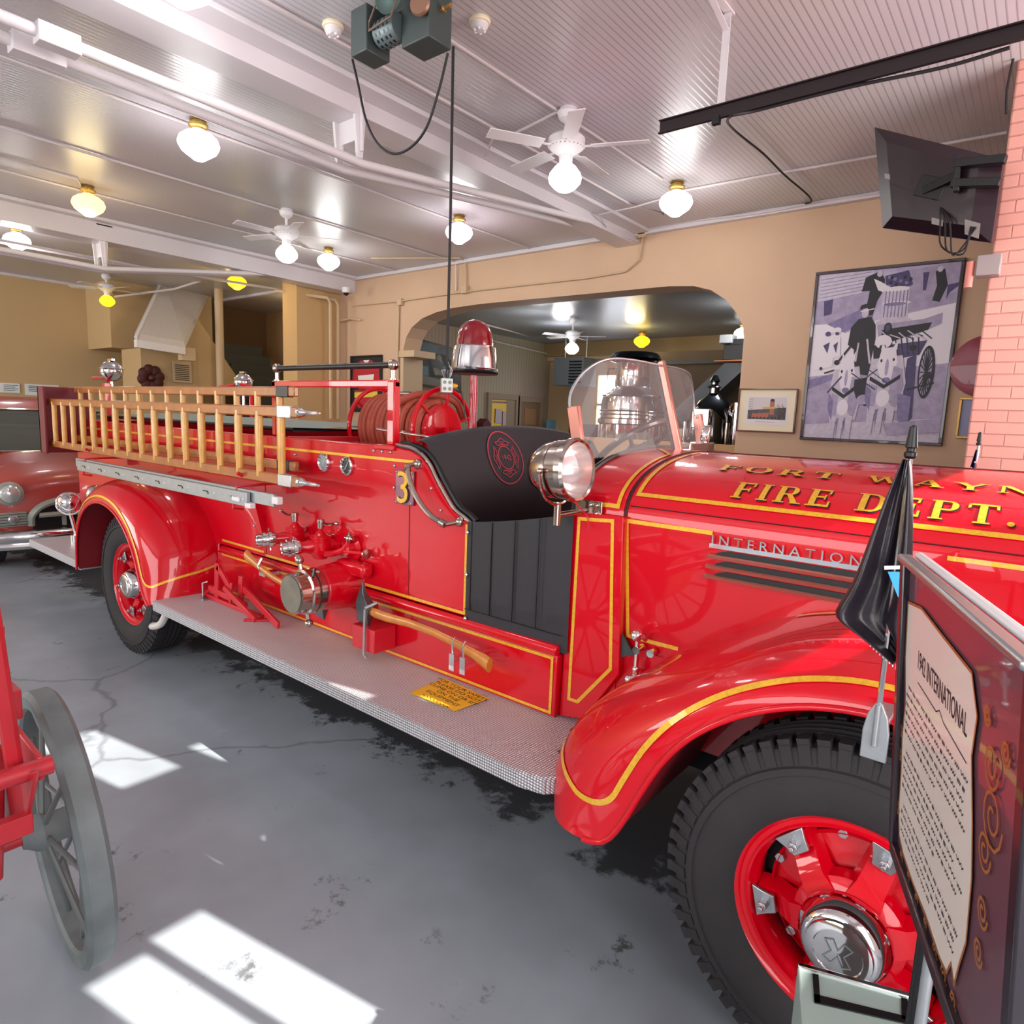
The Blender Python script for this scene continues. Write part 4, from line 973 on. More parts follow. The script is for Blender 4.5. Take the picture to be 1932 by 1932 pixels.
def flagcloth():
    # cloth hangs gathered: polygon outline in the (x,z) plane with soft folds in y
    Lf = [(1.60, -.210, -.198), (1.575, -.217, -.192), (1.52, -.232, -.184), (1.45, -.248, -.176), (1.38, -.262, -.170), (1.33, -.275, -.166), (1.28, -.302, -.163), (1.265, -.285, -.162), (1.245, -.245, -.161), (1.225, -.212, -.161), (1.205, -.182, -.162)]
    rs = []
    n = 24
    for z, a, b in Lf:
        r = []
        for i in range(n + 1):
            k = i / n; x = a + (b - a) * k; r.append(V((x, fy - .010 - .020 * math.sin(k * PI * 2.6 + (1.6 - z) * 2) * min(1, (1.61 - z) * 5) - .008 * math.sin(k * 17), z)))
        rs.append(r)
    return rs
mb = MB(); mb.rings(flagcloth(), closed=False); cl = mb.build('flag_cloth', FBLK, FG, ang=180, sub=1, solid=.0012)
mb = MB()
mb.prism([(-.215, 1.395), (-.180, 1.402), (-.178, 1.396), (-.214, 1.388)], 'y', fy - .040, fy - .036)
mb.build('flag_white_stripe', WHT, cl, smooth=False)
mb = MB(); mb.prism([(-.208, 1.385), (-.176, 1.39), (-.176, 1.335), (-.186, 1.34)], 'y', fy - .040, fy - .036); mb.build('flag_blue_patch', mat('flag_blue', '#3fa8e0', .5), cl, smooth=False)
mb = MB()
for i in range(9): mb.cyl((-.226 + i * .006, fy - .018, 1.238 - i * .0042), (-.225 + i * .006, fy - .02, 1.226 - i * .0042), .0012, n=5)
mb.build('flag_fringe', WHT, cl)
F2 = flagpole(-.252, 3.80, 'small starry flag on the far front fender of the engine', False)
NAVY = mat('flag_navy', '#1c2350', .6)
mb = MB(); mb.grid(lambda i, j: V((-.252 - .05 * i * (1.15 - j), 3.795 - .012 * math.sin(i * 8), 1.25 + .33 * j)), 12, 12); cl2 = mb.build('flag_cloth', NAVY, F2, solid=.001)
mb = MB()
for i in range(10):
    j = (i * .37) % 1; jj = i / 10; mb.sph((-.252 - .045 * j * (1.15 - jj), 3.780, 1.27 + .28 * jj), .004, 6)
mb.build('flag_star', WHT, cl2)
mb = MB()
for k in range(3): mb.prism([(-.252 + .006 + k * .01, 1.25), (-.252 + .011 + k * .012, 1.25), (-.252 + .004, 1.52)], 'y', 3.788, 3.79)
mb.build('flag_red_stripe', RED2, cl2, smooth=False)

# ================================================================== DISPLAY SIGN
sv = V((-.3319, .9433, 0)); sn = V((.9433, .3319, 0)); tl = V((-.1095, .8813, 1.5)); KS = .75; T4 = math.radians(4)
d2 = V((0, 0, -1)) * math.cos(T4) + sn * math.sin(T4); sN = sv.cross(d2).normalized()
if sN.dot(CAM - tl) < 0: sN = -sN
def sg(s, t, o=0): return tl + (-sv * s + d2 * t + sN * o) * KS
SW, SH = .50, .475
SG = thing('display_sign', 'framed information panel headed 1942 INTERNATIONAL on a stand before the front wheel', 'sign', (-.06, .75, 0))
mb = MB(); mb.rings([[sg(0, 0), sg(SW, 0), sg(SW, SH), sg(0, SH)], [sg(0, 0, -.012), sg(SW, 0, -.012), sg(SW, SH, -.012), sg(0, SH, -.012)]]); mb.build('sign_panel', mat('panel_dark', '#6a4552', .3, coat=.8), SG, smooth=False)
mb = MB()
for p, q in (((0, 0), (0, SH)), ((0, SH), (SW, SH)), ((SW, SH), (SW, 0))): mb.bar(sg(*p, .004), sg(*q, .004), .016, .010, upv=sN)
mb.build('sign_frame', mat('sign_frame_black', '#241c26', .3, coat=.5), SG, bev=.002)
mb = MB(); mb.bar(sg(-.005, -.006, .006), sg(SW, -.006, .006), .015, .009, upv=(0, 0, 1)); mb.build('top_rail', STEEL, SG, bev=.003)
mb = MB(); mb.bar(sg(-.005, -.010, -.014), sg(SW, -.010, -.014), .009, .008, upv=(0, 0, 1)); mb.build('top_rail', WHT, SG, bev=.003)
paper = [(.018, .06), (.10, .048), (.22, .055), (.33, .06), (.355, .10), (.345, .15), (.36, .22), (.368, .28), (.362, .36), (.345, .40), (.33, .44), (.315, .425), (.30, .45), (.27, .455), (.20, .45), (.12, .455), (.06, .452), (.028, .44), (.016, .40), (.022, .33), (.018, .28), (.030, .22), (.016, .15)]
mb = MB(); mb.poly([sg(a, b, .0024) for a, b in paper]); mb.build('sign_sheet', mat('sheet_ivory', '#ddd4cc', .45, coat=.5, noise=.06, nscale=6), SG, smooth=False, norm=False)
mb = MB(); mb.strip(paper, .004, lambda a, b: sg(a, b, .0028), closed=True, seg=.5)
def swirl(cx, cy, s, fl=1):
    mb.strip([(cx + fl * s * (1 - i / 26) * math.cos(i * .55), cy + s * 1.2 * (1 - i / 26) * math.sin(i * .55)) for i in range(22)], .0035, lambda a, b: sg(a, b, .003), seg=.5)
for cx, cy, s in ((.405, .13, .022), (.415, .18, .030), (.40, .225, .020), (.405, .29, .016), (.40, .34, .014), (.33, .462, .012), (.29, .463, .014), (.25, .463, .012), (.012, .27, .009), (.012, .31, .009), (.012, .40, .010), (.05, .463, .010), (.10, .464, .010), (.44, .10, .012), (.385, .085, .010), (.15, .464, .01), (.20, .464, .01)): swirl(cx, cy, s)
mb.build('sign_ornament', mat('ornament_copper', '#b0703c', .4, metal=.4), SG, smooth=False)
mb = MB()
mb.text('1942 INTERNATIONAL', .034, lambda a, b: sg(.092 + (a) * .68, .138 - b * 1.15, .003), align='LEFT')
mb.strip([(.10, .158), (.20, .160), (.215, .152), (.235, .160), (.33, .166)], .0016, lambda a, b: sg(a, b, .003), seg=.5)
words = ['The International fire engine was built in 1942', 'for the fire department and ran its first', 'calls from this engine house. The front mount', 'pump and hose reel served the city for', 'many years until it was retired and', 'brought home to be restored.', '', 'The engine carries two wooden ladders', 'and two axes, a booster reel and a', 'chrome spotlight beside the driver.', 'Volunteers keep the old engine bright', 'and it still runs in parades.']
rnd = random.Random(3)
for i in range(17):
    if i in (6, 12): continue
    z = .185 + i * .0148; xx = .035 + (.012 if i in (0, 7, 13) else 0); end = .335 - (.12 if i in (5, 11, 16) else rnd.random() * .03)
    while xx < end:
        wl = .008 + rnd.random() * .022
        pts = [(xx + wl * k / 6, z + (.0022 if k % 2 else -.0022)) for k in range(7)]
        mb.strip(pts, .0014, lambda a, b: sg(a, b, .003), seg=.5); xx += wl + .006
mb.build('sign_lettering', INK, SG, smooth=False)
q_ = sg(.10, SH - .02, -.03); mb = MB(); mb.cyl(q_, V((q_.x, q_.y, .02)), .008); mb.cyl((q_.x, q_.y, 0), (q_.x, q_.y, .025), .15, n=32); mb.build('stand_pole', BLK, SG)
q_ = sg(.13, SH - .02, -.03); mb = MB(); mb.cyl(q_, V((q_.x, q_.y, .02)), .006); mb.build('stand_pole', ALU, SG)
tr = [at(*p, z=.62) for p in ((1505, 1822), (1742, 1888), (1742, 2060), (1520, 2040))]
TRY = thing('metal_box', 'silver topped box with black band standing low before the front tire', 'box', ((tr[0].x + tr[1].x) / 2, (tr[0].y + tr[1].y) / 2, 0))
mb = MB(); mb.rings([tr, [p - V((0, 0, .60)) for p in tr]]); bx_ = mb.build('box_body', mat('pale_metal_box', '#a9bdb6', .35, metal=.3), TRY, smooth=False, bev=.003)
ctr = (tr[0] + tr[1] + tr[2] + tr[3]) / 4
def tb(u, v): return tr[0].lerp(tr[1], u).lerp(tr[3].lerp(tr[2], u), v)
mb = MB()
for (u0, u1, v0, v1) in ((.12, .88, .26, .34), (.12, .17, .05, .34), (.83, .88, .05, .30)):
    mb.rings([[tb(u0, v0) + V((0, 0, .0005)), tb(u1, v0) + V((0, 0, .0005)), tb(u1, v1) + V((0, 0, .0005)), tb(u0, v1) + V((0, 0, .0005))], [tb(u0, v0) + V((0, 0, .003)), tb(u1, v0) + V((0, 0, .003)), tb(u1, v1) + V((0, 0, .003)), tb(u0, v1) + V((0, 0, .003))]])
mb.build('box_band', BLK, TRY, smooth=False)
mb = MB(); mb.bar(tr[0], tr[1], .012, .010); mb.build('box_rim', CHR, TRY, bev=.002)
# ================================================================== CEILING FIXTURES
def globe(label, x, y, kind, z=CZ, group='schoolhouse ceiling globes', r=.15):
    o = thing('ceiling_light', label, 'ceiling light', (x, y, z), group=None, world=False)
    m = MB(); m.lathe((0, 0, -.06), (0, 0, 1), [(.055, .06), (.06, .045), (.05, .04), (.05, .03), (.072, .02), (.07, .005), (.05, -.005), (.045, -.03)], 24); m.build('canopy', mat('brass_fitter', '#a98b4a', .35, metal=.6), o)
    g = MB(); g.lathe((0, 0, -.09), (0, 0, -1), [(.050, -.01), (.06, .0), (.099, .017), (.136, .047), (r, .086), (r * .97, .107), (.125, .142), (.090, .168), (.065, .185), (.043, .202), (.001, .208)], 36, caps=False)
    g.build('globe', {'w': G_WHITE, 'm': G_WARM, 'y': G_YEL}[kind], o)
    return o
def globe_px(label, a, b, kind, off=.19, **k):
    p = at(a, b, z=k.get('z', CZ) - off); return globe(label, p.x, p.y, kind, **k), p
LIGHTS = []
for lab, a, b, kd in (
    ('white glowing glass ceiling globe above the two thick white pipes', 375, 275, 'w'),
    ('yellow-lit glass ceiling globe before the far beam', 167, 388, 'm'),
    ('white glass ceiling globe next to the small fan near the beam end', 620, 495, 'w'),
    ('white glass ceiling globe crossed by the hanging black cord', 866, 441, 'w'),
    ('white glass ceiling globe close to the wall over the arch', 1275, 385, 'w'),
    ('small yellow glass ceiling globe above the white sloping stair soffit', 447, 534, 'y'),
    ('white glass ceiling globe behind the far beam over the parked car', 32, 456, 'w'),
    ('white glass ceiling globe at the near beam, cut by the top of the frame', 343, -36, 'w')):
    o, p = globe_px(lab, a, b, kd); LIGHTS.append((p, kd))
def fan(label, x, y, z, drop, kind, a0=0, blades=5, scale=1.0):
    o = thing('ceiling_fan', label, 'ceiling fan', (x, y, z), world=False)
    s = scale; m = MB(); m.lathe((0, 0, 0), (0, 0, -1), [(.06 * s, 0), (.075 * s, .03), (.06 * s, .07), (.03 * s, .09), (.014, .10), (.014, drop)], 24); m.build('canopy', WHT, o)
    m = MB(); m.lathe((0, 0, -drop), (0, 0, -1), [(.03, -.02), (.11 * s, 0), (.13 * s, .02), (.132 * s, .07), (.11 * s, .09), (.08 * s, .11), (.05, .13), (.045, .19), (.06, .20)], 32)
    mo = m.build('motor_housing', WHT, o)
    v = MB()
    for k in range(24):
        a = 2 * PI * k / 24; e = V((math.cos(a), math.sin(a), 0)); v.bar(e * .09 * s + V((0, 0, -drop - .098)), e * .122 * s + V((0, 0, -drop - .078)), .008, .003)
    v.build('housing_vent', DKGR, mo)
    for k in range(blades):
        a = a0 + 2 * PI * k / blades; e = V((math.cos(a), math.sin(a), 0)); t = V((-math.sin(a), math.cos(a), 0)); up = V((0, 0, 1))
        b = MB(); zz = V((0, 0, -drop - .075)); t2 = (t + up * .2).normalized(); b.obox(e * .38 * s + zz, (.40 * s, .11 * s, .007), (e, t2, e.cross(t2))); b.obox(e * .155 * s + zz, (.10, .03, .006), (e, t, up)); b.build('blade', WHT, o, bev=.003)
    g = MB(); g.lathe((0, 0, -drop - .19), (0, 0, -1), [(.055, 0), (.075, .015), (.11, .06), (.118, .09), (.112, .12), (.08, .155), (.05, .175), (.001, .18)], 32, caps=False); g.build('globe', {'w': G_WHITE, 'm': G_WARM, 'y': G_YEL}[kind], o)
    return o
p = at(1072, 205, z=CZ); fan('large white ceiling fan with bottle-shaped rod cover and lit globe over the engine cab', p.x, p.y, CZ, .18, 'w', .4)
p = at(540, 395, z=CZ); fan('white ceiling fan on a thin rod in the bay between the two beams', p.x, p.y, CZ, .19, 'w', .9)
p = at(200, 518, z=CZ); fan('white ceiling fan with yellow-lit globe before the blank far wall', p.x, p.y, CZ, .16, 'y', .2)
# ---- truss rods and queen posts
POST = mat('white_iron', '#e0dadd', .45)
def truss(xs, y0, y1, yp, zt, zp, lab, rad, first):
    for i, x in enumerate(xs):
        o = MB(); o.tube([(x, -6.2, zp + .04), (x, yp - .8, zp), (x, yp, zp - .01), (x, y1, zt)], rad, 12)
        if i == 0 or 1:
            yy = 1.05 if first else 3.0
        ob = o.build('truss_rod', POST); tag(ob, lab[i], 'rod')
        if first:
            s = MB(); s.box(x - .045, x + .045, 1.18 + i * -.05, 1.36, zp - .045, zp + .045); s.build('turnbuckle_cover', POST, ob, bev=.004)
truss((-3.955, -4.16), 0, 6.75, 3.10, 3.77, 3.375, ('thick white truss rod on the cab side of the near beam', 'thick white truss rod on the far side of the near beam'), .029, True)
truss((-9.15, -9.33), 0, 6.3, 3.3, 3.72, 3.26, ('white truss rod on the cab side of the far beam', 'white truss rod on the far side of the far beam'), .030, False)
def post(x, y, zt, zb, lab, s=1):
    o = thing('queen_post', lab, 'bracket', (x, y, zb))
    m = MB()
    for sx in (-.115, .115):
        m.rings([[V((x + sx - .012, y - w, z)), V((x + sx + .012, y - w, z)), V((x + sx + .012, y + w, z)), V((x + sx - .012, y + w, z))] for z, w in ((zt, .06), (zb + .02, .022))])
        m.rings([[V((x + sx - .04, y - .008, z)), V((x + sx + .04, y - .008, z)), V((x + sx + .04, y + .008, z)), V((x + sx - .04, y + .008, z))] for z in (zt, zb + .06)])
    m.build('post_leg', POST, o, bev=.003)
    m = MB(); m.box(x - .11, x + .11, y - .01, y + .01, zb + .14, zt); m.box(x - .16, x + .16, y - .09, y + .09, zt - .02, zt); m.build('post_web', POST, o, bev=.003)
post(-4.06, 3.07, 3.79, 3.37, 'tapered white iron strut under the near beam holding the truss rods')
p = at(155, 480, z=3.3); post(-9.24, 3.3, 3.75, 3.25, 'tapered white iron strut under the far beam')
# ---- conduits on the ceiling and wall
COND = mat('white_conduit', '#d2c8c8', .45)
def pipe(lab, pts, r=.011, m=COND, name='conduit', cat='pipe', group=None):
    o = MB().tube(pts, r, 8).build(name, m); return tag(o, lab, cat, group)
Z1 = CZ - .014
pipe('thin white conduit running past the globe above the two thick pipes', [(-5.42, -6, Z1), (-5.42, WY - .1, Z1)])
pipe('thin white conduit crossing the ceiling to the small fan', [(-6.78, -6, Z1), (-6.78, WY - .05, Z1), (-6.78, WY - .02, 3.4)])
pipe('thin white conduit feeding the yellow-lit globe before the far beam', [(-8.0, -6, Z1), (-8.0, 6.9, Z1)])
pipe('thin white conduit bent at right angles beside the yellow-lit globe', [(-7.62, -6, Z1), (-7.62, 2.55, Z1), (-7.98, 2.72, Z1)])
pipe('white conduit running along the cab side of the near beam', [(-3.5, -6, Z1), (-3.5, 6.0, Z1), (-3.35, 6.5, Z1), (-2.95, 5.9, Z1)], .013)
pipe('white conduit looping from the large fan to the near beam', [at(1058, 208, z=Z1), at(975, 250, z=Z1), at(930, 262, z=Z1), at(915, 295, z=3.77), at(945, 315, x=-3.93)], .011)
pipe('white conduit line running into the large fan canopy', [(-2.98, -2, Z1), (-2.93, 5.6, Z1)], .010)
pipe('pink-white conduit running across the boards to the globe by the arch wall', [at(1275, 362, z=Z1), at(1450, 330, z=Z1), at(1650, 295, z=Z1), at(1900, 250, z=Z1)], .012)
pipe('thin white wire looped from the arch-wall globe to the beam', [at(1250, 375, z=Z1), at(1200, 390, z=3.75), at(1130, 405, z=3.72), at(1150, 440, z=3.68), at(1205, 455, y=6.9)], .007)
pipe('tan conduit dropping from the near beam end and running along the wall over the arch', [at(1215, 435, y=6.97), at(1206, 490, y=6.97), at(1180, 512, y=6.97), at(1110, 524, y=6.97), at(880, 550, y=6.97), at(755, 568, y=6.97), at(665, 577, y=6.97)], .012, CREAM)
pipe('tan vertical conduit beside the left springing of the arch', [at(752, 572, y=6.97), at(750, 655, y=6.97), at(752, 800, y=6.97)], .018, CREAM)
pipe('white conduit elbow dropping from the ceiling to the wall junction box', [at(700, 487, z=Z1), at(868, 487, z=Z1), at(878, 492, y=6.97), at(879, 545, y=6.97)], .012, CREAM)
pipe('thick tan riser pipe in the corner beside the arch wall, nearer the stairs', [at(520, 548, y=6.1), at(618, 562, y=6.55), at(623, 572, y=6.6), at(624, 790, y=6.6)], .026, CREAM)
pipe('thick tan riser pipe in the corner touching the arch wall', [at(540, 545, y=6.3), at(632, 566, y=6.8), at(638, 576, y=6.85), at(638, 790, y=6.85)], .026, CREAM)
pipe('short tan pipe stub sticking out of the wall above the framed shirt', [at(637, 606, y=6.9), at(660, 601, y=6.9), at(681, 604, y=6.97)], .016, CREAM)
for (a, b, l) in ((755, 570, 'square tan conduit box at the left end of the arch'), (877, 547, 'small tan junction box above the arch'), (1212, 440, 'white junction box where the near beam meets the wall')):
    q = at(a, b, y=6.96); tag(MB().box(q.x - .05, q.x + .05, 6.93, 6.99, q.z - .05, q.z + .05).build('junction_box', CREAM, bev=.006), l, 'box')
for (a, b, l) in ((905, 48, 'round cream smoke detector on the pinkish ceiling right of the hoist'), (628, 57, 'round open smoke detector left of the hoist motor')):
    q = at(a, b, z=CZ - .03); o = thing('smoke_detector', l, 'smoke detector', (q.x, q.y, CZ), world=False)
    MB().lathe((0, 0, 0), (0, 0, -1), [(.056, 0), (.06, .012), (.056, .02), (.05, .022)], 28).build('detector_base', IVORY, o)
    m = MB(); m.lathe((0, 0, -.02), (0, 0, -1), [(.045, 0), (.046, .018), (.037, .03), (.022, .038), (.001, .042)], 24)
    for k in range(6): a_ = PI / 3 * k; m.sph((.028 * math.cos(a_), .028 * math.sin(a_), -.055), .009, 8)
    m.build('detector_cap', WHT, o)
q = at(653, 550, z=3.5)
o = thing('security_camera', 'small white dome security camera hanging in the corner by the far beam end', 'camera', (q.x, q.y, 3.56), world=False)
MB().lathe((0, 0, 0), (0, 0, -1), [(.06, 0), (.065, .01), (.06, .07), (.05, .08)], 20).build('camera_body', WHT, o); MB().sph((0, 0, -.08), .045, 14).build('camera_dome', BLK, o)
# ---- door hoist motor
HO = thing('door_operator', 'dark green-grey chain hoist motor with pulleys hung under the ceiling above the cord', 'hoist motor', (-2.85, 2.45, 3.5))
mb = MB(); mb.box(-3.11, -2.98, 2.36, 2.52, 3.505, 3.73); mb.build('control_box', BLUEGR, HO, bev=.006)
mb = MB(); mb.box(-2.80, -2.60, 2.44, 2.60, 3.49, 3.77); mb.build('gear_box', BLUEGR, HO, bev=.006)
mb = MB(); mb.box(-3.08, -2.62, 2.50, 2.58, 3.72, 3.76)
for x in (-3.05, -2.65): mb.box(x - .015, x + .015, 2.52, 2.56, 3.74, CZ)
mb.build('mounting_frame', BLUEGR, HO, bev=.003)
mc = V((-2.97, 2.44, 3.595))
mb = MB(); mb.lathe(mc, (1, 0, 0), [(.001, 0), (.035, 0), (.062, .012), (.066, .022), (.066, .15), (.058, .162), (.001, .162)], 32); mo = mb.build('motor', mat('motor_grey', '#6d7c7e', .45, metal=.3), HO)
mb = MB()
for i in range(14):
    a = 2 * PI * i / 14
    for xx in (.04, .07, .105, .135):
        e = V((0, math.cos(a), math.sin(a))); mb.obox(mc + V((xx, 0, 0)) + e * .066, (.010, .016, .003), (V((1, 0, 0)), V((0, -math.sin(a), math.cos(a))), e))
mb.build('motor_vent', BLK, mo)
pc = at(738, 0, y=2.36)
mb = MB(); mb.lathe(pc, (.3, -1, 0), [(.001, 0), (.022, 0), (.026, .008), (.064, .010), (.076, .016), (.076, .026), (.068, .022), (.060, .016), (.022, .014), (.001, .022)], 36); mb.build('pulley', mat('teal_pulley', '#5b726c', .45, metal=.4), HO)
pc2 = at(795, 10, y=2.42)
mb = MB(); mb.lathe(pc2, (.3, -1, 0), [(.001, 0), (.05, 0), (.055, .012), (.05, .024), (.001, .024)], 30); mb.build('pulley', mat('copper_pulley', '#9a7460', .45, metal=.5), HO)
mb = MB(); mb.tube([pc + V((.07, -.02, -.02)), pc + V((.02, -.02, -.09)), mc + V((-.0, -.07, .0)), mc + V((.0, -.07, .04)), pc + V((-.07, -.02, .03))], .006, 6, loop=True); mb.build('drive_belt', mat('brown_belt', '#6a5a50', .7), HO)
mb = MB(); mb.cyl((-2.60, 2.52, 3.64), (-2.53, 2.52, 3.64), .011); mb.sph((-2.58, 2.52, 3.64), .016); mb.build('shaft', mat('brass_rod', '#b08a50', .35, metal=.6), HO)
q0, q1 = at(855, 90, x=-2.2), at(843, 690, x=-2.25)
bz = V((-2.27, 2.30, 1.93))
e0 = at(855, 88, y=2.56); e1 = at(843, 715, y=2.56)
tag(MB().tube([e0, e0.lerp(e1, .5) + V((.004, 0, 0)), e1], .0075, 8).build('hanging_cord', INK), 'black cord hanging straight down from the hoist to the outlet box', 'cord')
lp = [at(a, b, y=2.48) for a, b in ((665, 112), (676, 160), (690, 225), (712, 270), (742, 290), (775, 278), (805, 240), (828, 170), (845, 100))]
tag(MB().tube(catmull(lp, 5), .0065, 8).build('looped_cord', INK), 'black cord looping in a deep U under the hoist motor', 'cord')
OB = thing('outlet_box', 'pale metal outlet box hanging on the black cord over the hose reel', 'outlet box', e1)
c_ = e1 + V((0, 0, -.035)); mb = MB(); A1 = V((.80, -.60, 0)); A2 = V((.60, .80, 0)); mb.obox(c_, (.045, .06, .075), (A1, A2, V((0, 0, 1)))); mb.build('box_body', mat('galvanised_box', '#cfd4cf', .45, metal=.3), OB, bev=.003)
mb = MB()
for i in (-1, 1):
    for j in (-1, 1): mb.lathe(c_ + A2 * .014 * i + V((0, 0, .017 * j)) + A1 * .0225, A1, [(.010, 0), (.010, .001), (.001, .001)], 12)
mb.build('socket', mat('socket_grey', '#8f958f', .5), OB)
mb = MB(); mb.lathe(c_ + A2 * .03, A2, [(.012, 0), (.011, .02), (.006, .03)], 10); mb.build('yellow_plug', mat('plug_yellow', '#f0b020', .5), OB)
mb = MB(); mb.tube(catmull([c_ + A2 * .055, c_ + A2 * .08 + V((0, 0, -.03)), c_ + A2 * .10 + V((0, 0, -.12)), c_ + A2 * .11 + V((0, 0, -.2))], 5), .004, 6); mb.build('plug_lead', BLK, OB)
mb = MB()
for k in range(9):
    a = k * .7; mb.tube([e1 + V((0, 0, .10 - .01 * k)), e1 + V((.03 * math.cos(a), .03 * math.sin(a), .045)), e1 + V((.012 * math.cos(a), .012 * math.sin(a), 0))], .0018, 5)
mb.build('cord_wrap', STEEL, OB)
# ---- door track
q1, q2 = at(1243, 240, z=3.30), at(1932, 62, z=3.30)
yk = (q1.y + q2.y) / 2
TK = thing('door_track', 'long dark steel door track hung below the pinkish ceiling', 'track', (-1, yk, 3.3))
mb = MB(); x0 = q1.x; mb.box(x0, 1.7, yk - .003, yk + .003, 3.265, 3.335); mb.box(x0, 1.7, yk - .02, yk + .0, 3.33, 3.336); mb.box(x0, 1.7, yk - .02, yk, 3.264, 3.27); mb.build('track_rail', mat('track_dark', '#2d2226', .5, metal=.4), TK, smooth=False)
hx = at(1358, 215, y=yk).x
mb = MB(); mb.box(hx - .02, hx + .02, yk, yk + .006, 3.30, CZ - .02); mb.bar((hx, yk + .003, CZ - .1), (hx - .0, yk - .35, CZ - .005), .03, .006); mb.box(hx - .02, hx + .02, yk - .36, yk + .05, CZ - .012, CZ); mb.build('track_hanger', POST, TK, smooth=False)
mb = MB(); mb.box(hx - .03, hx + .01, yk - .03, yk, 3.235, 3.275); mb.build('track_stop', BLK, TK, smooth=False)
tag(MB().tube(catmull([at(1905, 90, y=yk), at(1780, 118, y=yk + .02) - V((0, 0, .02)), at(1600, 165, y=yk), at(1430, 208, y=yk), at(1375, 222, y=yk), at(1385, 245, z=CZ - .1), at(1440, 290, z=CZ - .04), at(1480, 330, z=CZ - .04), at(1530, 375, z=CZ - .05), at(1510, 386, y=6.95), at(1440, 395, y=6.95)], 6), .008, 6).build('black_cable', INK), 'black cable running along the dark track and down across the ceiling boards', 'cable')
tag(MB().tube(catmull([at(1925, 70, y=5.0 - .03), at(1912, 110, y=4.97), at(1900, 170, y=4.97), at(1898, 215, y=4.97)], 6), .007, 6).build('black_cable', INK), 'short black cable hanging at the top of the brick pier', 'cable')
pipe('white cable bundle clipped along the top of the arch wall', catmull([at(1659, 364, y=6.93), at(1560, 378, y=6.93), at(1440, 400, y=6.9), at(1300, 418, y=6.93), at(1215, 434, y=6.93)], 5), .012)

# ================================================================== WALL HANGINGS
def framed(name, lab, cat, a0, b0, a1, b1, y, fw, fm, group=None, x=None):
    """a0,b0: upper left photo pixel; a1,b1: lower right; returns thing and mapper (u,v in 0..1, v down)"""
    p, q = at(a0, b0, y=y), at(a1, b1, y=y)
    o = thing(name, lab, cat, ((p.x + q.x) / 2, y, (p.z + q.z) / 2), group=group)
    x0, x1, z1, z0 = p.x, q.x, p.z, q.z
    m = MB(); m.box(x0, x1, y - .03, y, z1 - fw, z1).box(x0, x1, y - .03, y, z0, z0 + fw).box(x0, x0 + fw, y - .03, y, z0 + fw, z1 - fw).box(x1 - fw, x1, y - .03, y, z0 + fw, z1 - fw); m.build('frame', fm, o, smooth=False, bev=.004)
    fx0, fx1, fz0, fz1 = x0 + fw, x1 - fw, z0 + fw, z1 - fw
    def f(u, v, off=.0): return V((fx0 + (fx1 - fx0) * u, y - .012 - off, fz1 - (fz1 - fz0) * v))
    return o, f
def sheet(f, m, o, nm='print', u0=0, u1=1, v0=0, v1=1, off=0):
    mb = MB(); mb.poly([f(u0, v0, off), f(u1, v0, off), f(u1, v1, off), f(u0, v1, off)]); return mb.build(nm, m, o, smooth=False)
# large historic photograph
PH, f = framed('framed_photograph', 'tall black-framed purple-toned photograph of a horse-drawn steam pumper on the tan wall', 'picture', 1541, 515, 1777, 842, 6.99, .028, mat('dark_frame', '#2e1520', .35, coat=.5))
sheet(f, mat('photo_ground', '#c9bfd8', .5, noise=.25, nscale=7, col2='#a89cc4'), PH)
PM = [mat('photo_white', '#e9e4ee', .5), mat('photo_light', '#d4ccde', .5, noise=.2, nscale=30), mat('photo_mid', '#8f84b4', .5, noise=.35, nscale=25), mat('photo_deep', '#4f4478', .5, noise=.35, nscale=30), mat('photo_black', '#17121f', .5), mat('photo_grey', '#b3a8c8', .5, noise=.25, nscale=18)]
mb = MB(); lay = [0.0]
def P_(mi, pts, o=None):
    lay[0] += .00008; mb.mi = mi; mb.poly([f(u, v, .001 + lay[0]) for u, v in pts])
def E_(mi, cx, cy, rx, ry, n=18): P_(mi, [(cx + rx * math.cos(2 * PI * i / n), cy + ry * math.sin(2 * PI * i / n)) for i in range(n)])
def L_(mi, x0, y0, x1, y1, w=.008):
    d = V((x1 - x0, (y1 - y0) * 1.3)); d.normalize(); nx, ny = -d.y * w, d.x * w / 1.3; P_(mi, [(x0 + nx, y0 + ny), (x1 + nx, y1 + ny), (x1 - nx, y1 - ny), (x0 - nx, y0 - ny)])
P_(1, [(0, 0), (.42, 0), (.40, .16), (0, .25)])                                   # clapboard house
for i in range(8): L_(2, .02, .03 + i * .022, .40, .01 + i * .019, .0025)
P_(5, [(0, .16), (.40, .13), (.38, .26), (.06, .30), (0, .30)]); P_(3, [(.06, .16), (.13, .15), (.13, .24), (.07, .25)])
P_(2, [(.1, .30), (.36, .22), (.44, .20), (.44, .28), (.22, .36), (.12, .33)])
P_(0, [(0, .30), (.10, .30), (.25, .36), (.42, .30), (1, .22), (1, .60), (.0, .62)])
P_(5, [(0, .62), (1, .55), (1, .86), (0, .92)]); P_(1, [(0, .92), (1, .86), (1, 1), (0, 1)])
P_(2, [(0, .64), (.20, .60), (.22, .63), (0, .70)])
P_(5, [(.62, .02), (1, .0), (1, .22), (.62, .26)]); P_(3, [(.50, .04), (.66, .02), (.70, .10), (.62, .14), (.52, .13)])
for i in range(14): E_(4 if i % 3 else 2, .53 + (i * .0137) % .16, .05 + (i * .031) % .08, .012, .010, 8)
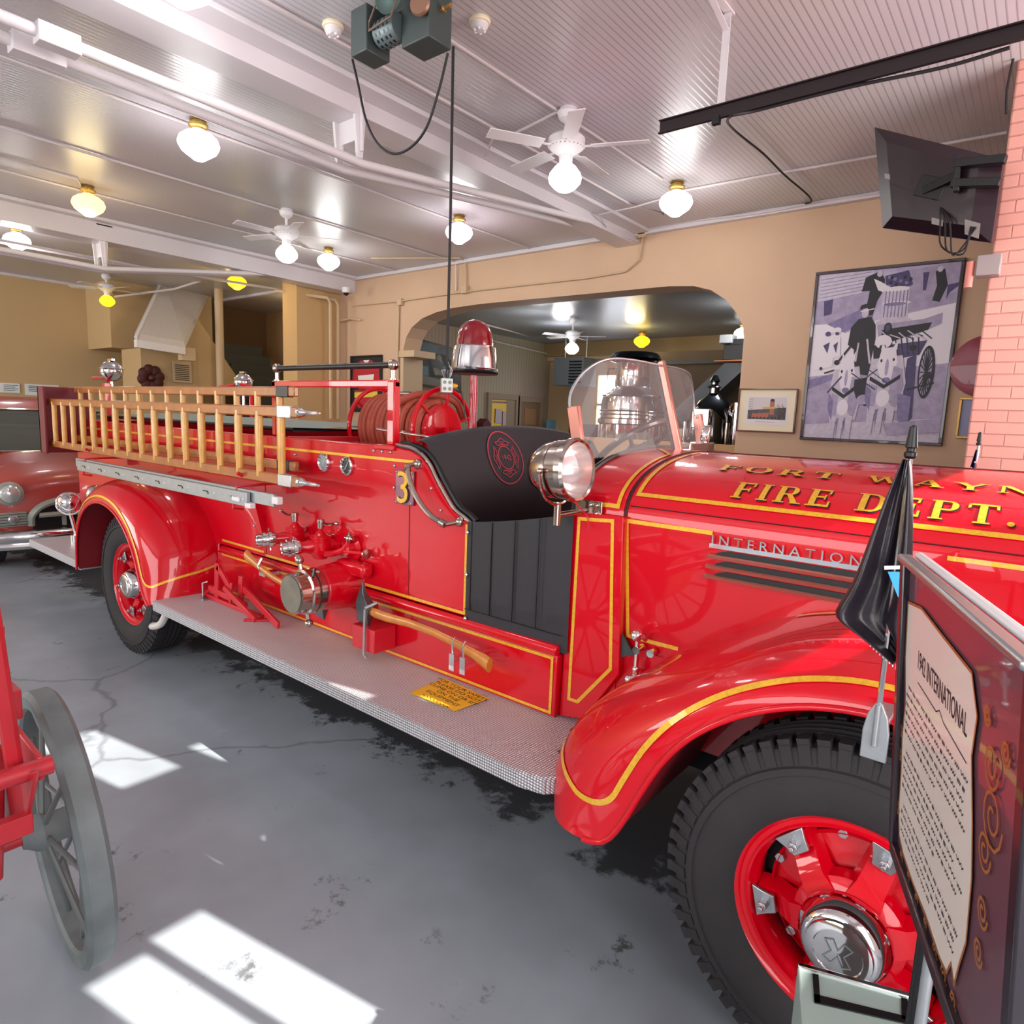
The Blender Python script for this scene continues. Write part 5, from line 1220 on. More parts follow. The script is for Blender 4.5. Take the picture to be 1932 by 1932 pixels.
P_(4, [(.84, .04), (.90, .03), (.93, .12), (.89, .21), (.84, .20), (.86, .12)]); E_(1, .87, .03, .018, .016); P_(3, [(.76, .04), (.80, .04), (.79, .14), (.77, .14)]); P_(3, [(.93, .12), (1., .11), (1, .13), (.95, .16), (.93, .20)])
P_(4, [(.36, .04), (.46, .01), (.50, .06), (.50, .12), (.46, .18), (.44, .26), (.38, .26), (.40, .12), (.34, .12)]); P_(0, [(.42, .05), (.47, .07), (.55, .11), (.52, .14), (.46, .12)]); E_(1, .46, .025, .02, .018)
# boiler of the pumper in the photo
P_(1, [(.50, .12), (.68, .11), (.69, .30), (.50, .31)]); E_(0, .59, .12, .09, .015); E_(0, .60, .20, .10, .012); E_(1, .60, .31, .13, .03); E_(2, .59, .205, .08, .01)
for i in range(7): L_(2, .52 + i * .025, .13, .52 + i * .025, .28, .004)
P_(5, [(.48, .32), (.80, .30), (.92, .27), (.92, .33), (.72, .40), (.50, .40)]); P_(4, [(.52, .35), (.86, .32), (.84, .36), (.60, .42), (.52, .42)])
for i in range(10): L_(4 if i % 2 else 1, .52 + .03 * i, .36 + .01 * (i % 3), .60 + .03 * i, .42 - .008 * (i % 4), .004)
P_(3, [(.56, .44), (.84, .42), (.80, .50), (.60, .53)])
for i in range(6): L_(4, .58 + .04 * i, .40, .62 + .035 * i, .50, .004)
# wheel
for k, (cx, cy, rx, ry) in enumerate(((.86, .60, .055, .15),)):
    E_(4, cx, cy, rx, ry, 26); E_(5, cx - .004, cy, rx * .72, ry * .88, 26)
    for j in range(10): a = PI * j / 10; L_(4, cx - rx * .8 * math.cos(a), cy - ry * .9 * math.sin(a), cx + rx * .8 * math.cos(a), cy + ry * .9 * math.sin(a), .004)
    E_(4, cx + .01, cy + .02, .03, .02)
P_(3, [(.72, .52), (.78, .50), (.80, .86), (.76, .90), (.72, .70)]); L_(4, .74, .70, .92, .66, .006)
# driver and helmeted companion
P_(4, [(.29, .33), (.34, .28), (.43, .27), (.47, .32), (.48, .40), (.46, .56), (.34, .56), (.33, .46), (.28, .43)]); E_(1, .385, .245, .026, .03); P_(4, [(.34, .225), (.43, .215), (.435, .20), (.40, .19), (.35, .20)]); L_(0, .35, .236, .45, .225, .004)
L_(1, .36, .42, .35, .55, .006); L_(1, .42, .40, .46, .55, .007)
P_(4, [(.47, .44), (.60, .42), (.62, .50), (.62, .56), (.49, .57)]); E_(0, .54, .42, .06, .04); E_(4, .56, .34, .028, .03); E_(3, .56, .34, .018, .02); E_(4, .54, .455, .025, .02)
L_(4, .22, .53, .32, .42, .008); E_(4, .21, .535, .022, .016); E_(4, .75, .46, .025, .018); P_(4, [(.33, .53), (.50, .55), (.48, .62), (.34, .60)])
# two standing women
for cx, cy, s in ((.12, .36, 1), (.19, .36, .7)):
    P_(0, [(cx - .05 * s, cy + .02), (cx + .04 * s, cy + .02), (cx + .06 * s, cy + .20 * s), (cx - .08 * s, cy + .22 * s)]); E_(0, cx, cy - .02, .045 * s, .025 * s); E_(3, cx, cy, .022 * s, .015 * s); P_(3, [(cx - .03 * s, cy + .07), (cx + .02 * s, cy + .05), (cx + .01 * s, cy + .12)])
L_(4, .12, .60, .20, .58, .006); E_(4, .09, .57, .012, .010)
# horses
def horse(cx, cy, s, flip=1):
    P_(1, [(cx - .10 * s, cy - .04), (cx + .10 * s, cy - .06), (cx + .14 * s, cy + .10), (cx + .11 * s, cy + .26), (cx - .08 * s, cy + .28), (cx - .12 * s, cy + .10)])
    P_(0, [(cx - .04 * s, cy - .10), (cx + .05 * s, cy - .11), (cx + .07 * s, cy - .02), (cx + .04 * s, cy + .10), (cx - .02 * s, cy + .10), (cx - .06 * s, cy)])
    P_(0, [(cx - .045 * s, cy - .09), (cx - .04 * s, cy - .14), (cx - .015 * s, cy - .10)]); P_(0, [(cx + .03 * s, cy - .10), (cx + .06 * s, cy - .15), (cx + .06 * s, cy - .09)])
    E_(4, cx - .035 * s, cy - .03, .008, .010, 8); E_(4, cx + .045 * s, cy - .035, .008, .010, 8); E_(2, cx + .01 * s, cy + .085, .03 * s, .018)
    P_(5, [(cx + .05 * s, cy), (cx + .11 * s, cy + .02), (cx + .13 * s, cy + .12), (cx + .09 * s, cy + .26), (cx + .03 * s, cy + .2)]); P_(5, [(cx - .10 * s, cy + .10), (cx - .04 * s, cy + .12), (cx - .05 * s, cy + .27), (cx - .09 * s, cy + .26)]); E_(0, cx, cy + .19, .045 * s, .05); E_(5, cx + .005 * s, cy + .01, .012 * s, .05)
    P_(4, [(cx - .10 * s, cy + .06), (cx, cy + .11), (cx + .10 * s, cy + .05), (cx + .10 * s, cy + .075), (cx, cy + .135), (cx - .10 * s, cy + .085)])
    for dx in (-.07, -.01, .06): P_(1, [(cx + (dx - .028) * s, cy + .24), (cx + (dx + .028) * s, cy + .24), (cx + (dx + .018) * s, cy + .40), (cx + (dx - .018) * s, cy + .40)]); 
    P_(2, [(cx - .04 * s, cy + .26), (cx - .02 * s, cy + .25), (cx - .03 * s, cy + .38)]); P_(2, [(cx + .02 * s, cy + .25), (cx + .035 * s, cy + .25), (cx + .025 * s, cy + .36)])
    P_(2, [(cx - .12 * s, cy + .10), (cx - .08 * s, cy + .15), (cx - .08 * s, cy + .27), (cx - .12 * s, cy + .2)])
horse(.29, .62, .95); P_(4, [(.36, .64), (.50, .62), (.50, .72), (.46, .80), (.40, .78), (.36, .70)]); E_(5, .44, .76, .05, .03); horse(.58, .56, 1.08)
L_(4, .33, .60, .52, .70, .004); L_(4, .34, .70, .52, .58, .004); L_(4, .40, .55, .60, .66, .003); L_(3, .16, .72, .26, .62, .006)
P_(2, [(.68, .72), (.78, .74), (.78, .92), (.70, .88)]); P_(5, [(.60, .90), (1, .86), (1, .94), (.64, .97)])
mb.build('photo_image', PM, PH, smooth=False, norm=False)
# small framed print
SP, f = framed('framed_print', 'small brown-framed print of a tower building beside the tall photograph', 'picture', 1396, 733, 1499, 818, 6.99, .014, BROWN)
sheet(f, IVORY, SP, 'mat_board'); 
sheet(f, mat('print_paper', '#e9e2e4', .5), SP, 'print', .14, .88, .15, .85, .002)
mb = MB(); lay[0] = .002
PMATS = [mat('print_sky', '#d8cfd2', .5), mat('print_tree', '#6a5f62', .5, noise=.5, nscale=60), mat('print_brick', '#b36a56', .5), mat('print_dark', '#2c2426', .5), mat('print_roof', '#d0b060', .5)]
P_(0, [(.17, .18), (.85, .18), (.85, .70), (.17, .70)]); P_(1, [(.17, .50), (.85, .42), (.85, .72), (.17, .72)]); P_(2, [(.25, .58), (.55, .55), (.55, .68), (.25, .68)]); P_(2, [(.56, .26), (.64, .26), (.64, .60), (.56, .60)]); P_(3, [(.57, .22), (.63, .22), (.64, .28), (.56, .28)]); P_(4, [(.42, .42), (.70, .40), (.66, .45), (.46, .47)])
for i in range(9): E_(3, .22 + i * .065, .68, .018, .022, 8)
for i in range(6): L_(3, .18, .25 + i * .06, .26, .22 + i * .055, .004)
for i in range(6): L_(3, .72 + i * .022, .68, .70 + i * .025, .34 + (i % 3) * .05, .004)
L_(3, .32, .78, .68, .78, .003)
mb.build('print_image', PMATS, SP, smooth=False, norm=False)
# framed shirt
JS, f = framed('framed_shirt', 'black frame holding a red fire shirt on the tan wall by the hose reel', 'picture', 663, 672, 721, 779, 6.99, .03, BLK)
sheet(f, mat('shirt_ground', '#1b1b1f', .5), JS, 'backing')
mb = MB(); lay[0] = .001
JM = [mat('shirt_red', '#b8242e', .7), mat('shirt_white', '#e8e4e0', .6), mat('shirt_yellow', '#e6cc4a', .6)]
P_(0, [(.3, .06), (.7, .06), (.95, .22), (.97, .42), (.8, .45), (.75, .30), (.75, .60), (.25, .60), (.25, .30), (.2, .45), (.03, .42), (.05, .22)]); P_(1, [(.40, .05), (.62, .05), (.52, .14)]); P_(1, [(.22, .34), (.78, .32), (.75, .46), (.24, .47)])
P_(0, [(.1, .62), (.9, .62), (.9, .80), (.7, .96), (.25, .96), (.1, .82)]); P_(2, [(.1, .66), (.9, .64), (.9, .74), (.1, .76)]); P_(1, [(.55, .82), (.7, .80), (.7, .85)])
E_(1, .5, .54, .05, .03); E_(1, .62, .54, .05, .03)
mb.build('shirt', JM, JS, smooth=False, norm=False)
# small frames behind hose reel & above the hood
o, f = framed('framed_certificate', 'narrow framed certificate on the wall beside the arch', 'picture', 755, 739, 776, 765, 6.98, .012, BLK); sheet(f, WHT, o)
o, f = framed('framed_notice', 'little gold-framed notice just above the hood', 'picture', 1625, 877, 1688, 905, 6.98, .02, mat('thin_gold_frame', '#a9763e', .4, metal=.3)); sheet(f, WHT, o)
o, f = framed('framed_notice', 'narrow gilt frame half hidden by the brick pier', 'picture', 1812, 750, 1836, 828, 6.98, .02, mat('gilt_frame', '#c9a050', .4, metal=.4)); sheet(f, mat('blue_print', '#8f93b8', .5), o)
tag(MB().box(-.80, -.74, 6.93, 6.99, 1.0, 1.36).build('wall_post', BROWN), 'dark brown board edge on the wall beside the brick pier', 'board')
q = at(1846, 690, y=6.9); o = MB(); o.lathe((q.x + .05, 6.97, q.z), (0, -1, 0), [(.24, 0), (.26, .02), (.255, .05), (.20, .06), (.001, .06)], 36); tag(o.build('round_sign', mat('maroon_disc', '#8b2038', .4, coat=.3)), 'dark red round plaque partly hidden behind the brick pier', 'plaque')
for (a0, b0, a1, b1, l) in ((0, 722, 38, 742, 'white paper notice on the far wall above the red car'), (47, 724, 112, 748, 'second pale paper notice on the far wall, further from the frame edge')):
    p, q = at(a0, b0, x=BX + .02), at(a1, b1, x=BX + .02); o = MB(); o.box(BX, BX + .02, p.y, q.y, q.z, p.z); pp = tag(o.build('paper_notice', mat('pale_notice', '#dfe6ea', .6)), l, 'paper')
    m = MB()
    for k in range(4): m.box(BX + .02, BX + .024, p.y + .05, p.y + (q.y - p.y) * (.9 - .15 * (k % 2)), p.z - .04 - k * .03, p.z - .03 - k * .03)
    m.build('notice_lettering', DKGR, pp, smooth=False)
# ---- television on its arm
tvp = [at(1650, 240, y=4.95), at(1893, 300, y=4.75), at(1870, 458, y=4.75), at(1665, 430, y=4.95)]
TV = thing('television', 'black flat television seen from behind, angled on a wall arm at the brick pier', 'television', tvp[0])
a_ = tvp[0]; nrm = (tvp[1] - tvp[0]).cross(tvp[3] - tvp[0]).normalized()
if nrm.dot(CAM - a_) < 0: nrm = -nrm
TVB = mat('television_black', '#21101a', .3, coat=.3)
mb = MB(); cen = sum(tvp, V()) / 4
mb.rings([[p - nrm * .03 for p in tvp], tvp, [cen + (p - cen) * .93 + nrm * .012 for p in tvp], [cen + (p - cen) * .72 + nrm * .05 for p in tvp]]); mb.build('television_case', TVB, TV, ang=20)
def tvf(u, v, o=.05): return tvp[0].lerp(tvp[1], u).lerp(tvp[3].lerp(tvp[2], u), v) + nrm * o
mb = MB(); mb.bar(tvf(.45, .55), tvf(.75, .30, .09), .03, .05); mb.bar(tvf(.72, .2, .09), tvf(1.05, .0, .06), .05, .045); mb.bar(tvf(.70, .42, .09), tvf(1.04, .28, .06), .05, .045); mb.bar(tvf(.74, .1, .09), tvf(.74, .5, .09), .04, .03); mb.bar(tvf(.4, .5), tvf(.62, .5), .02, .12); mb.build('wall_arm', BLK, TV, bev=.004)
mb = MB()
for k in range(3): mb.tube(catmull([tvf(.6, .7, .06), tvf(.63 + .04 * k, .85, .10), tvf(.62 + .05 * k, 1.12 + .04 * k, .06), tvf(.80, 1.18 - .05 * k, .04), tvf(.86 + .02 * k, .85, .06)], 5), .005, 5)
mb.build('cable', INK, TV)
STK = mat('sticker_grey', '#8f8a88', .5)
for Q_ in (((.80, .78), (.93, .80), (.93, .98), (.81, .95)), ((.52, .82), (.62, .83), (.62, .90), (.52, .89)), ((.10, .45), (.15, .45), (.15, .50), (.10, .50))):
    MB().poly([tvf(u, v, .053) for u, v in Q_]).build('sticker', STK, TV, smooth=False)
q = at(1855, 505, y=4.98); SB = thing('siren_box', 'small grey wall horn with a pink cylinder on the brick pier edge', 'horn', q)
mb = MB(); mb.box(q.x - .03, q.x + .09, 4.90, 5.0, q.z - .06, q.z + .06); mb.build('horn_box', mat('horn_grey', '#9a8f90', .5), SB, bev=.006)
mb = MB(); mb.cyl((q.x - .06, 4.93, q.z - .12), (q.x - .06, 4.93, q.z + .03), .022); mb.build('pink_cylinder', mat('pink_tube', '#d8857a', .5), SB)

# ================================================================== STAIR AREA IN THE FAR CORNER
SOF = mat('white_soffit', '#dcd6d6', .6, noise=.06, nscale=20)
s = [at(310, 527, x=-13.2), at(401, 541, x=-13.6), at(350, 655, x=-11.9), at(257, 640, x=-11.9)]
SO = thing('stair_soffit', 'white boarded sloping underside of a staircase in the far corner', 'stair soffit', (-12.5, 5.6, 3.0))
mb = MB(); mb.rings([s, [p + V((-.05, 0, .10)) for p in s]]); mb.build('soffit_boards', SOF, SO, smooth=False)
mb = MB(); lo = [s[3], s[2], s[2] + V((0, 0, -.13)), s[3] + V((0, 0, -.13))]; mb.rings([lo, [p + V((-.1, 0, 0)) for p in lo]]); mb.bar(s[0], s[3], .05, .10); mb.build('soffit_edge', WHT, SO, bev=.006)
# box wall under/behind it
struct('wall_stair_box', MB().box(BX, -13.3, at(208, 600, x=-13.3).y, at(400, 600, x=-13.3).y, at(208, 655, x=-13.3).z, CZ), PLB, smooth=False)
u1 = at(345, 655, x=-11.95); tag(MB().box(-12.1, -11.95, u1.y - .02, u1.y + .22, u1.z - .22, u1.z).build('beam_block', CREAM), 'tan block under the sloping soffit', 'block')
# diagonal stair wall, steps, column
sa = [at(372, 600, x=-12.6), at(470, 745, x=-12.6), at(352, 745, x=-12.6), at(350, 650, x=-12.6)]
struct('wall_stair_side', MB().rings([sa, [p + V((-.08, 0, 0)) for p in sa]]), PLB, smooth=False)
ST = thing('staircase', 'dark grey steps climbing behind the tan slanted wall', 'staircase', (-13.3, 7.6, 1.5))
mb = MB()
for i in range(6):
    q = at(432 + i * 17, 648 + i * 20, x=-13.6 + i * .12); mb.box(q.x - .35, q.x, q.y - .35, min(q.y + .75, 8.48), q.z - .30, q.z)
mb.build('steps', mat('stair_grey', '#4a4f4e', .6), ST, smooth=False, bev=.005)
q = at(412, 545, x=-12.3); q2 = at(414, 740, x=-12.3); tag(MB().cyl((q.x, q.y, 1.0), (q.x, q.y, CZ), .075, n=20).build('support_column', CREAM), 'slim tan column standing before the stairs', 'column')
dk = mat('shaft_dark', '#7a5c40', .8)
struct('wall_stair_shaft', MB().box(-14.38, -14.3, at(400, 600, x=-14.3).y, 8.6, 0, CZ), dk, smooth=False)
pipe('tan hanging pipe on the far wall above the red car', [at(189, 570, x=BX + .05), at(191, 637, x=BX + .05)], .05, CREAM)
q = at(343, 703, x=-13.2)
VT = thing('wall_vent', 'square tan louvred vent low on the far wall', 'vent', at(343, 703, x=-12.55))
c_ = at(343, 703, x=-12.55); mb = MB(); mb.box(c_.x, c_.x + .02, c_.y - .17, c_.y + .17, c_.z - .18, c_.z + .2); mb.build('vent_frame', CREAM, VT)
mb = MB()
for i in range(9): mb.box(c_.x + .02, c_.x + .025, c_.y - .13, c_.y + .13, c_.z - .14 + i * .033, c_.z - .125 + i * .033)
mb.build('vent_slot', mat('slot_brown', '#4a3c2c', .7), VT, smooth=False)
struct('wall_low_stair', MB().box(-13.4, -12.58, at(290, 720, x=-12.58).y - .2, at(372, 720, x=-12.58).y, 0, at(300, 660, x=-12.58).z), PLB, smooth=False)
c_ = at(285, 713, x=-12.5)
WR = thing('maltese_wreath', 'dark maroon leaf-shaped wall ornament on the far wall', 'ornament', c_)
mb = MB()
for k in range(8):
    a = 2 * PI * k / 8 + .2; e = V((0, math.cos(a), math.sin(a))); mb.sph(c_ + e * .14, .10, 12, sc=(1, 1, 1))
for v in mb.b.verts: v.co.x = c_.x + (v.co.x - c_.x) * .3
mb.sph(c_ + V((.03, 0, 0)), .06); mb.build('ornament_leaves', mat('maroon_leaf', '#4a1a18', .5), WR)
pipe('long white sprinkler pipe crossing under the ceiling of the far bay', [(-10.2, -2, 3.55), (-10.2, 4.2, 3.55), at(610, 560, x=-9.95)], .018)
pipe('second long white sprinkler pipe in the far bay', [(-10.6, -2, 3.6), (-10.6, 4.0, 3.6), at(632, 563, x=-9.9)], .018)
pipe('thin white pipe running from the stair soffit toward the yellow globe', [at(215, 560, x=-13), at(330, 545, x=-12.5), at(410, 520, x=-11.5)], .02)
# ================================================================== BACK ROOM
o, p = globe_px('yellow-lit glass globe on the dark ceiling of the room beyond the arch', 1211, 643, 'y', z=RZ, off=.17)
p = at(1082, 600, z=RZ); fan('white ceiling fan with lit globe in the room beyond the arch', p.x, p.y, RZ, .22, 'w', .5, scale=.95)
o, p = globe_px('unlit pale glass globe cut by the edge of the arch', 1402, 632, 'w', z=RZ, off=.2)
pipe('thin white pipe crossing the ceiling beyond the arch, reaching the side wall', [at(900, 608, z=RZ - .05), at(1040, 645, x=RX + .06), at(1072, 668, x=RX + .1)], .018)
pipe('thin white pipe below the first one beyond the arch', [at(880, 632, x=RX + .05), at(960, 650, x=RX + .05), at(1068, 676, x=RX + .08)], .016)
# large chrome steamer behind the windshield
def steamer(name, lab, c, s, r0):
    o = thing(name, lab, 'steam pumper', (c.x, c.y, 0))
    x, y = c.x, c.y
    m = MB(); m.lathe((x, y, 0), (0, 0, 1), [(.30, .7), (.46, .75), (.47, 1.6), (.50, 1.62), (.50, 1.68), (.46, 1.70), (.46, 1.90), (.44, 2.0), (.34, 2.08), (.28, 2.14), (.27, 2.16), (.27, 2.52), (.29, 2.55)], 48); m.build('boiler', CHR, o)
    m = MB()
    for i in range(20): a = 2 * PI * i / 20; m.cyl((x + .47 * math.cos(a), y + .47 * math.sin(a), 1.0), (x + .47 * math.cos(a), y + .47 * math.sin(a), 1.6), .02, n=8)
    for z, r in ((1.0, .50), (1.3, .49), (1.75, .47), (1.80, .47), (2.02, .44)): m.ring((x, y, z), (0, 0, 1), r, .012, 40, 6)
    m.tube([(x - .38, y - .1, 1.9), (x - .40, y - .1, 2.3), (x - .38, y - .1, 2.42), (x - .28, y - .1, 2.42)], .015, 8)
    m.build('boiler_trim', NICK, o)
    m = MB(); m.lathe((x, y, 2.50), (0, 0, 1), [(.27, 0), (.36, .03), (.38, .06), (.36, .10), (.33, .14), (.30, .15), (.24, .12)], 40, caps=False); m.build('smokestack_crown', mat('dark_chrome', '#55565c', .12, metal=1), o)
    for sx, sy in ((-1, -1), (-1, 1)):
        m = MB(); cx, cy = x + .62 * sx * .5 + (.9 if sx > 0 else -.3), y + .55 * sy; m.ring((cx, cy, .62), (0, 1, 0), .6, .03, 36, 8)
        for k in range(12): a = 2 * PI * k / 12; m.cyl((cx, cy, .62), (cx + .58 * math.cos(a), cy, .62 + .58 * math.sin(a)), .015, n=6)
        m.build('wheel', BROWN, o)
    m = MB(); m.box(x - .6, x + .55, y - .35, y + .35, .70, .82); m.build('frame_bed', BROWN, o)
    return o
steamer('steam_pumper', 'tall polished boiler of a horse-drawn steam pumper seen through the windshield', at(1193, 760, y=8.8), 1, .4)
c2 = at(1345, 770, y=8.9)
o = thing('steam_pumper', 'second steam engine with domed air chamber and lantern at the arch edge', 'steam pumper', (c2.x, c2.y, 0))
x, y = c2.x, c2.y; zt = at(1345, 708, y=8.9).z
m = MB(); m.lathe((x, y, 0), (0, 0, 1), [(.15, .8), (.30, 1.0), (.32, 1.5), (.31, 1.72), (.28, 1.85), (.20, 1.97), (.10, 2.05), (.07, 2.08), (.07, 2.15), (.10, 2.16), (.05, 2.20), (.05, zt - .1), (.07, zt - .08), (.03, zt)], 40); m.build('air_dome', mat('dark_chrome2', '#85868c', .10, metal=1), o)
m = MB(); m.box(x - .45, x + .42, y - .1, y + .3, .8, 1.60); m.box(x - .40, x - .3, y, y + .1, 0, .8); m.box(x + .3, x + .4, y, y + .1, 0, .8); m.build('engine_block', mat('maroon_engine', '#3c1418', .35, coat=.5), o, bev=.02)
m = MB(); m.box(x - .10, x + .14, y - .45, y - .33, 1.60, 1.86); m.cyl((x + .02, y - .39, 1.5), (x + .02, y - .39, 1.6), .03); m.build('lantern', NICK, o, bev=.01)
for k in range(4): MB().cyl((x - .3 + .2 * k, y - .2, 1.4), (x - .3 + .2 * k, y - .2, 1.68), .03).build('valve_stem', NICK, o)
m = MB(); m.cyl((x + .38, y - .1, 1.1), (x + .38, y - .1, 1.95), .06); m.ring((x + .38, y - .1, 1.85), (0, 1, 0), .10, .02); m.build('steam_cylinder', CHR, o)
# sloped pale chute behind
a_, b_ = at(1290, 790, y=10.4), at(1400, 690, y=10.4)
tag(MB().bar(a_, b_ + (b_ - a_) * .3, .5, .28).build('stair_chute', mat('pale_grey_chute', '#8b9298', .5)), 'pale grey sloping stair casing behind the second steam engine', 'stair casing')
# projector on a shelf
q = at(1380, 680, y=9.6); SHF = tag(MB().box(q.x - .22, q.x + .35, 9.5, 9.8, q.z - .02, q.z).build('wall_shelf', mat('orange_shelf', '#b06a3c', .5)), 'thin orange-brown shelf at the edge of the arch', 'shelf')
pj = thing('projector', 'black projector with a pale head on the orange-brown shelf', 'projector', (q.x, 9.6, q.z))
MB().box(q.x - .10, q.x + .25, 9.52, 9.78, q.z, q.z + .22).build('projector_body', BLK, pj, bev=.01); MB().box(q.x - .17, q.x + .02, 9.5, 9.7, q.z + .24, q.z + .36).build('projector_head', mat('pale_head', '#b8bcc0', .5), pj, bev=.01); MB().box(q.x - .02, q.x + .25, 9.55, 9.75, q.z + .22, q.z + .30).build('projector_arm', BLK, pj)
# unit heater
q = at(1083, 703, y=11.4); UH = thing('unit_heater', 'grey box heater hanging in the room beyond the arch', 'heater', q)
d_ = at(1110, 703, y=11.4).x; g_ = mat('heater_grey', '#666d72', .5)
w0, w1 = at(1055, 700, y=11.4).x, d_; h0, h1 = at(1083, 728, y=11.4).z, at(1083, 676, y=11.4).z
mb = MB(); mb.box(w0, w1, 11.2, 11.7, h0, h1); mb.build('heater_case', g_, UH, bev=.01)
mb = MB()
for i in range(8): mb.box(w0 + (w1 - w0) * .55, w1 - .03, 11.17, 11.2, h0 + .04 + i * (h1 - h0 - .08) / 8, h0 + .065 + i * (h1 - h0 - .08) / 8)
mb.build('heater_louver', BLK, UH, smooth=False)
mb = MB()
for xx in (w0 + .1, w1 - .1): mb.cyl((xx, 11.45, h1), (xx, 11.45, RZ), .012)
mb.build('hanger_rod', STEEL, UH)
# doors in the side wall
DR = mat('brown_door', '#8a6a4a', .5); TRM = mat('door_trim', '#9c8870', .6)
def door(nm, a0, a1, btop, m, inner):
    p, q = at(a0, btop, x=RX + .02), at(a1, btop, x=RX + .02)
    o = MB(); o.box(RX, RX + .03, p.y, q.y, 0, p.z); ob = tag(o.build(nm, m, smooth=False), kind='structure')
    t = MB(); t.box(RX, RX + .06, p.y - .12, p.y, 0, p.z + .12).box(RX, RX + .06, q.y, q.y + .12, 0, p.z + .12).box(RX, RX + .06, p.y, q.y, p.z, p.z + .12); t.build('door_frame', TRM, ob, smooth=False)
    w = q.y - p.y; i = MB()
    if inner == 'room':
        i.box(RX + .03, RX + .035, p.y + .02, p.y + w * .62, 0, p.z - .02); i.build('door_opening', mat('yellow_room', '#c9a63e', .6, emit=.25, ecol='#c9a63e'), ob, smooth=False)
        i = MB(); i.box(RX + .035, RX + .06, p.y + w * .15, p.y + w * .40, p.z - .5, p.z - .2).box(RX + .035, RX + .06, p.y + w * .45, p.y + w * .58, p.z - .6, p.z - .25).box(RX + .035, RX + .07, p.y, p.y + w * .6, p.z - .66, p.z - .62).box(RX + .035, RX + .05, p.y, p.y + w * .62, p.z - .08, p.z - .04); i.build('door_shelf', BROWN, ob, smooth=False)
    else:
        for (u0, u1, v0, v1) in ((.2, .8, .75, .93), (.25, .75, .3, .68)): i.box(RX + .03, RX + .045, p.y + w * u0, p.y + w * u1, p.z * v0, p.z * v1)
        i.build('door_panel', mat('door_panel_brown', '#a17a52', .5), ob, smooth=False, bev=.01)
door('door_1', 926, 972, 752, TRM, 'room'); door('door_2', 982, 1018, 758, DR, 'x')
# painting on the side wall
p, q = at(783, 640, x=RX + .03), at(868, 660, x=RX + .03)
yy0, yy1, z1_, z0_ = 7.55, 8.75, 2.75, 1.95
PT = thing('framed_painting', 'large dark painting of a horse team hanging beyond the arch behind the beacon', 'picture', (RX, 8, 2.3))
p0, p1, p2, p3 = at(785, 638, y=7.9), at(869, 660, y=8.7), at(869, 742, y=8.7), at(785, 728, y=7.9)
nn = (p1 - p0).cross(p3 - p0).normalized(); nn = nn if nn.dot(CAM - p0) > 0 else -nn
mb = MB(); mb.rings([[p0, p1, p2, p3], [v + nn * .03 for v in (p0, p1, p2, p3)]]); mb.build('frame', mat('painting_frame', '#4a3020', .4), PT, smooth=False)
def pf(u, v, o=.034): return p0.lerp(p1, u).lerp(p3.lerp(p2, u), v) + nn * o
mb = MB(); mb.poly([pf(.04, .04), pf(.96, .04), pf(.96, .94), pf(.04, .94)]); mb.build('canvas', mat('dark_canvas', '#3c4344', .4, noise=.5, nscale=5), PT, smooth=False)
mb = MB(); lay[0] = .035
_f = f
def f(u, v, o=0): return pf(u, v, .034 + o)
lay[0] = .0
P_(0, [(.04, .04), (.5, .04), (.4, .3), (.04, .4)]); P_(1, [(.04, .75), (.9, .8), (.96, .94), (.04, .94)]); P_(3, [(.2, .3), (.6, .2), (.9, .4), (.8, .7), (.3, .75)]); P_(2, [(.45, .35), (.55, .3), (.58, .5), (.48, .52)]); P_(2, [(.35, .55), (.7, .5), (.8, .65), (.4, .7)]); P_(4, [(.08, .55), (.25, .55), (.25, .75), (.08, .75)]); E_(2, .5, .3, .05, .06); E_(4, .62, .55, .06, .09)
mb.build('painted_scene', [mat('pt_sky', '#59666a', .5), mat('pt_ground', '#77766a', .5), mat('pt_horse', '#8d8570', .5, noise=.4, nscale=12), mat('pt_dark', '#22282a', .5, noise=.4, nscale=12), mat('pt_blue', '#5d7c86', .5)], PT, smooth=False, norm=False)
# small things along the side wall
q = at(912, 803, x=-8.6); tag(MB().prism([(q.y - .12, q.z - .14), (q.y + .12, q.z - .14), (q.y + .12, q.z + .04), (q.y, q.z + .14), (q.y - .12, q.z + .04)], 'x', q.x - .1, q.x + .1).build('alarm_box', mat('alarm_maroon', '#5a1620', .5), bev=.006), 'small maroon house-shaped alarm box beyond the arch', 'alarm box')
q = at(1040, 806, x=-8.9); tag(MB().box(q.x, q.x + .05, q.y - .2, q.y + .2, q.z - .2, q.z + .16).build('blue_poster', mat('poster_blue', '#6fa8c8', .5)), 'pale blue poster low on the ribbed corner wall beyond the arch', 'poster')
q = at(1059, 778, x=-8.9); tag(MB().sph((q.x, q.y, q.z), .13, 16, sc=(1, 1, 1)).build('wall_bell', DKGR), 'dark oval wall bell beyond the arch', 'bell')
q = at(1110, 800, y=11.5); tag(MB().box(q.x - .35, q.x + .35, 11.3, 11.7, 0, q.z).build('dark_cabinet', mat('purple_dark', '#3a2c3c', .6), bev=.02), 'dark cabinet under the bright window beyond the arch', 'cabinet')

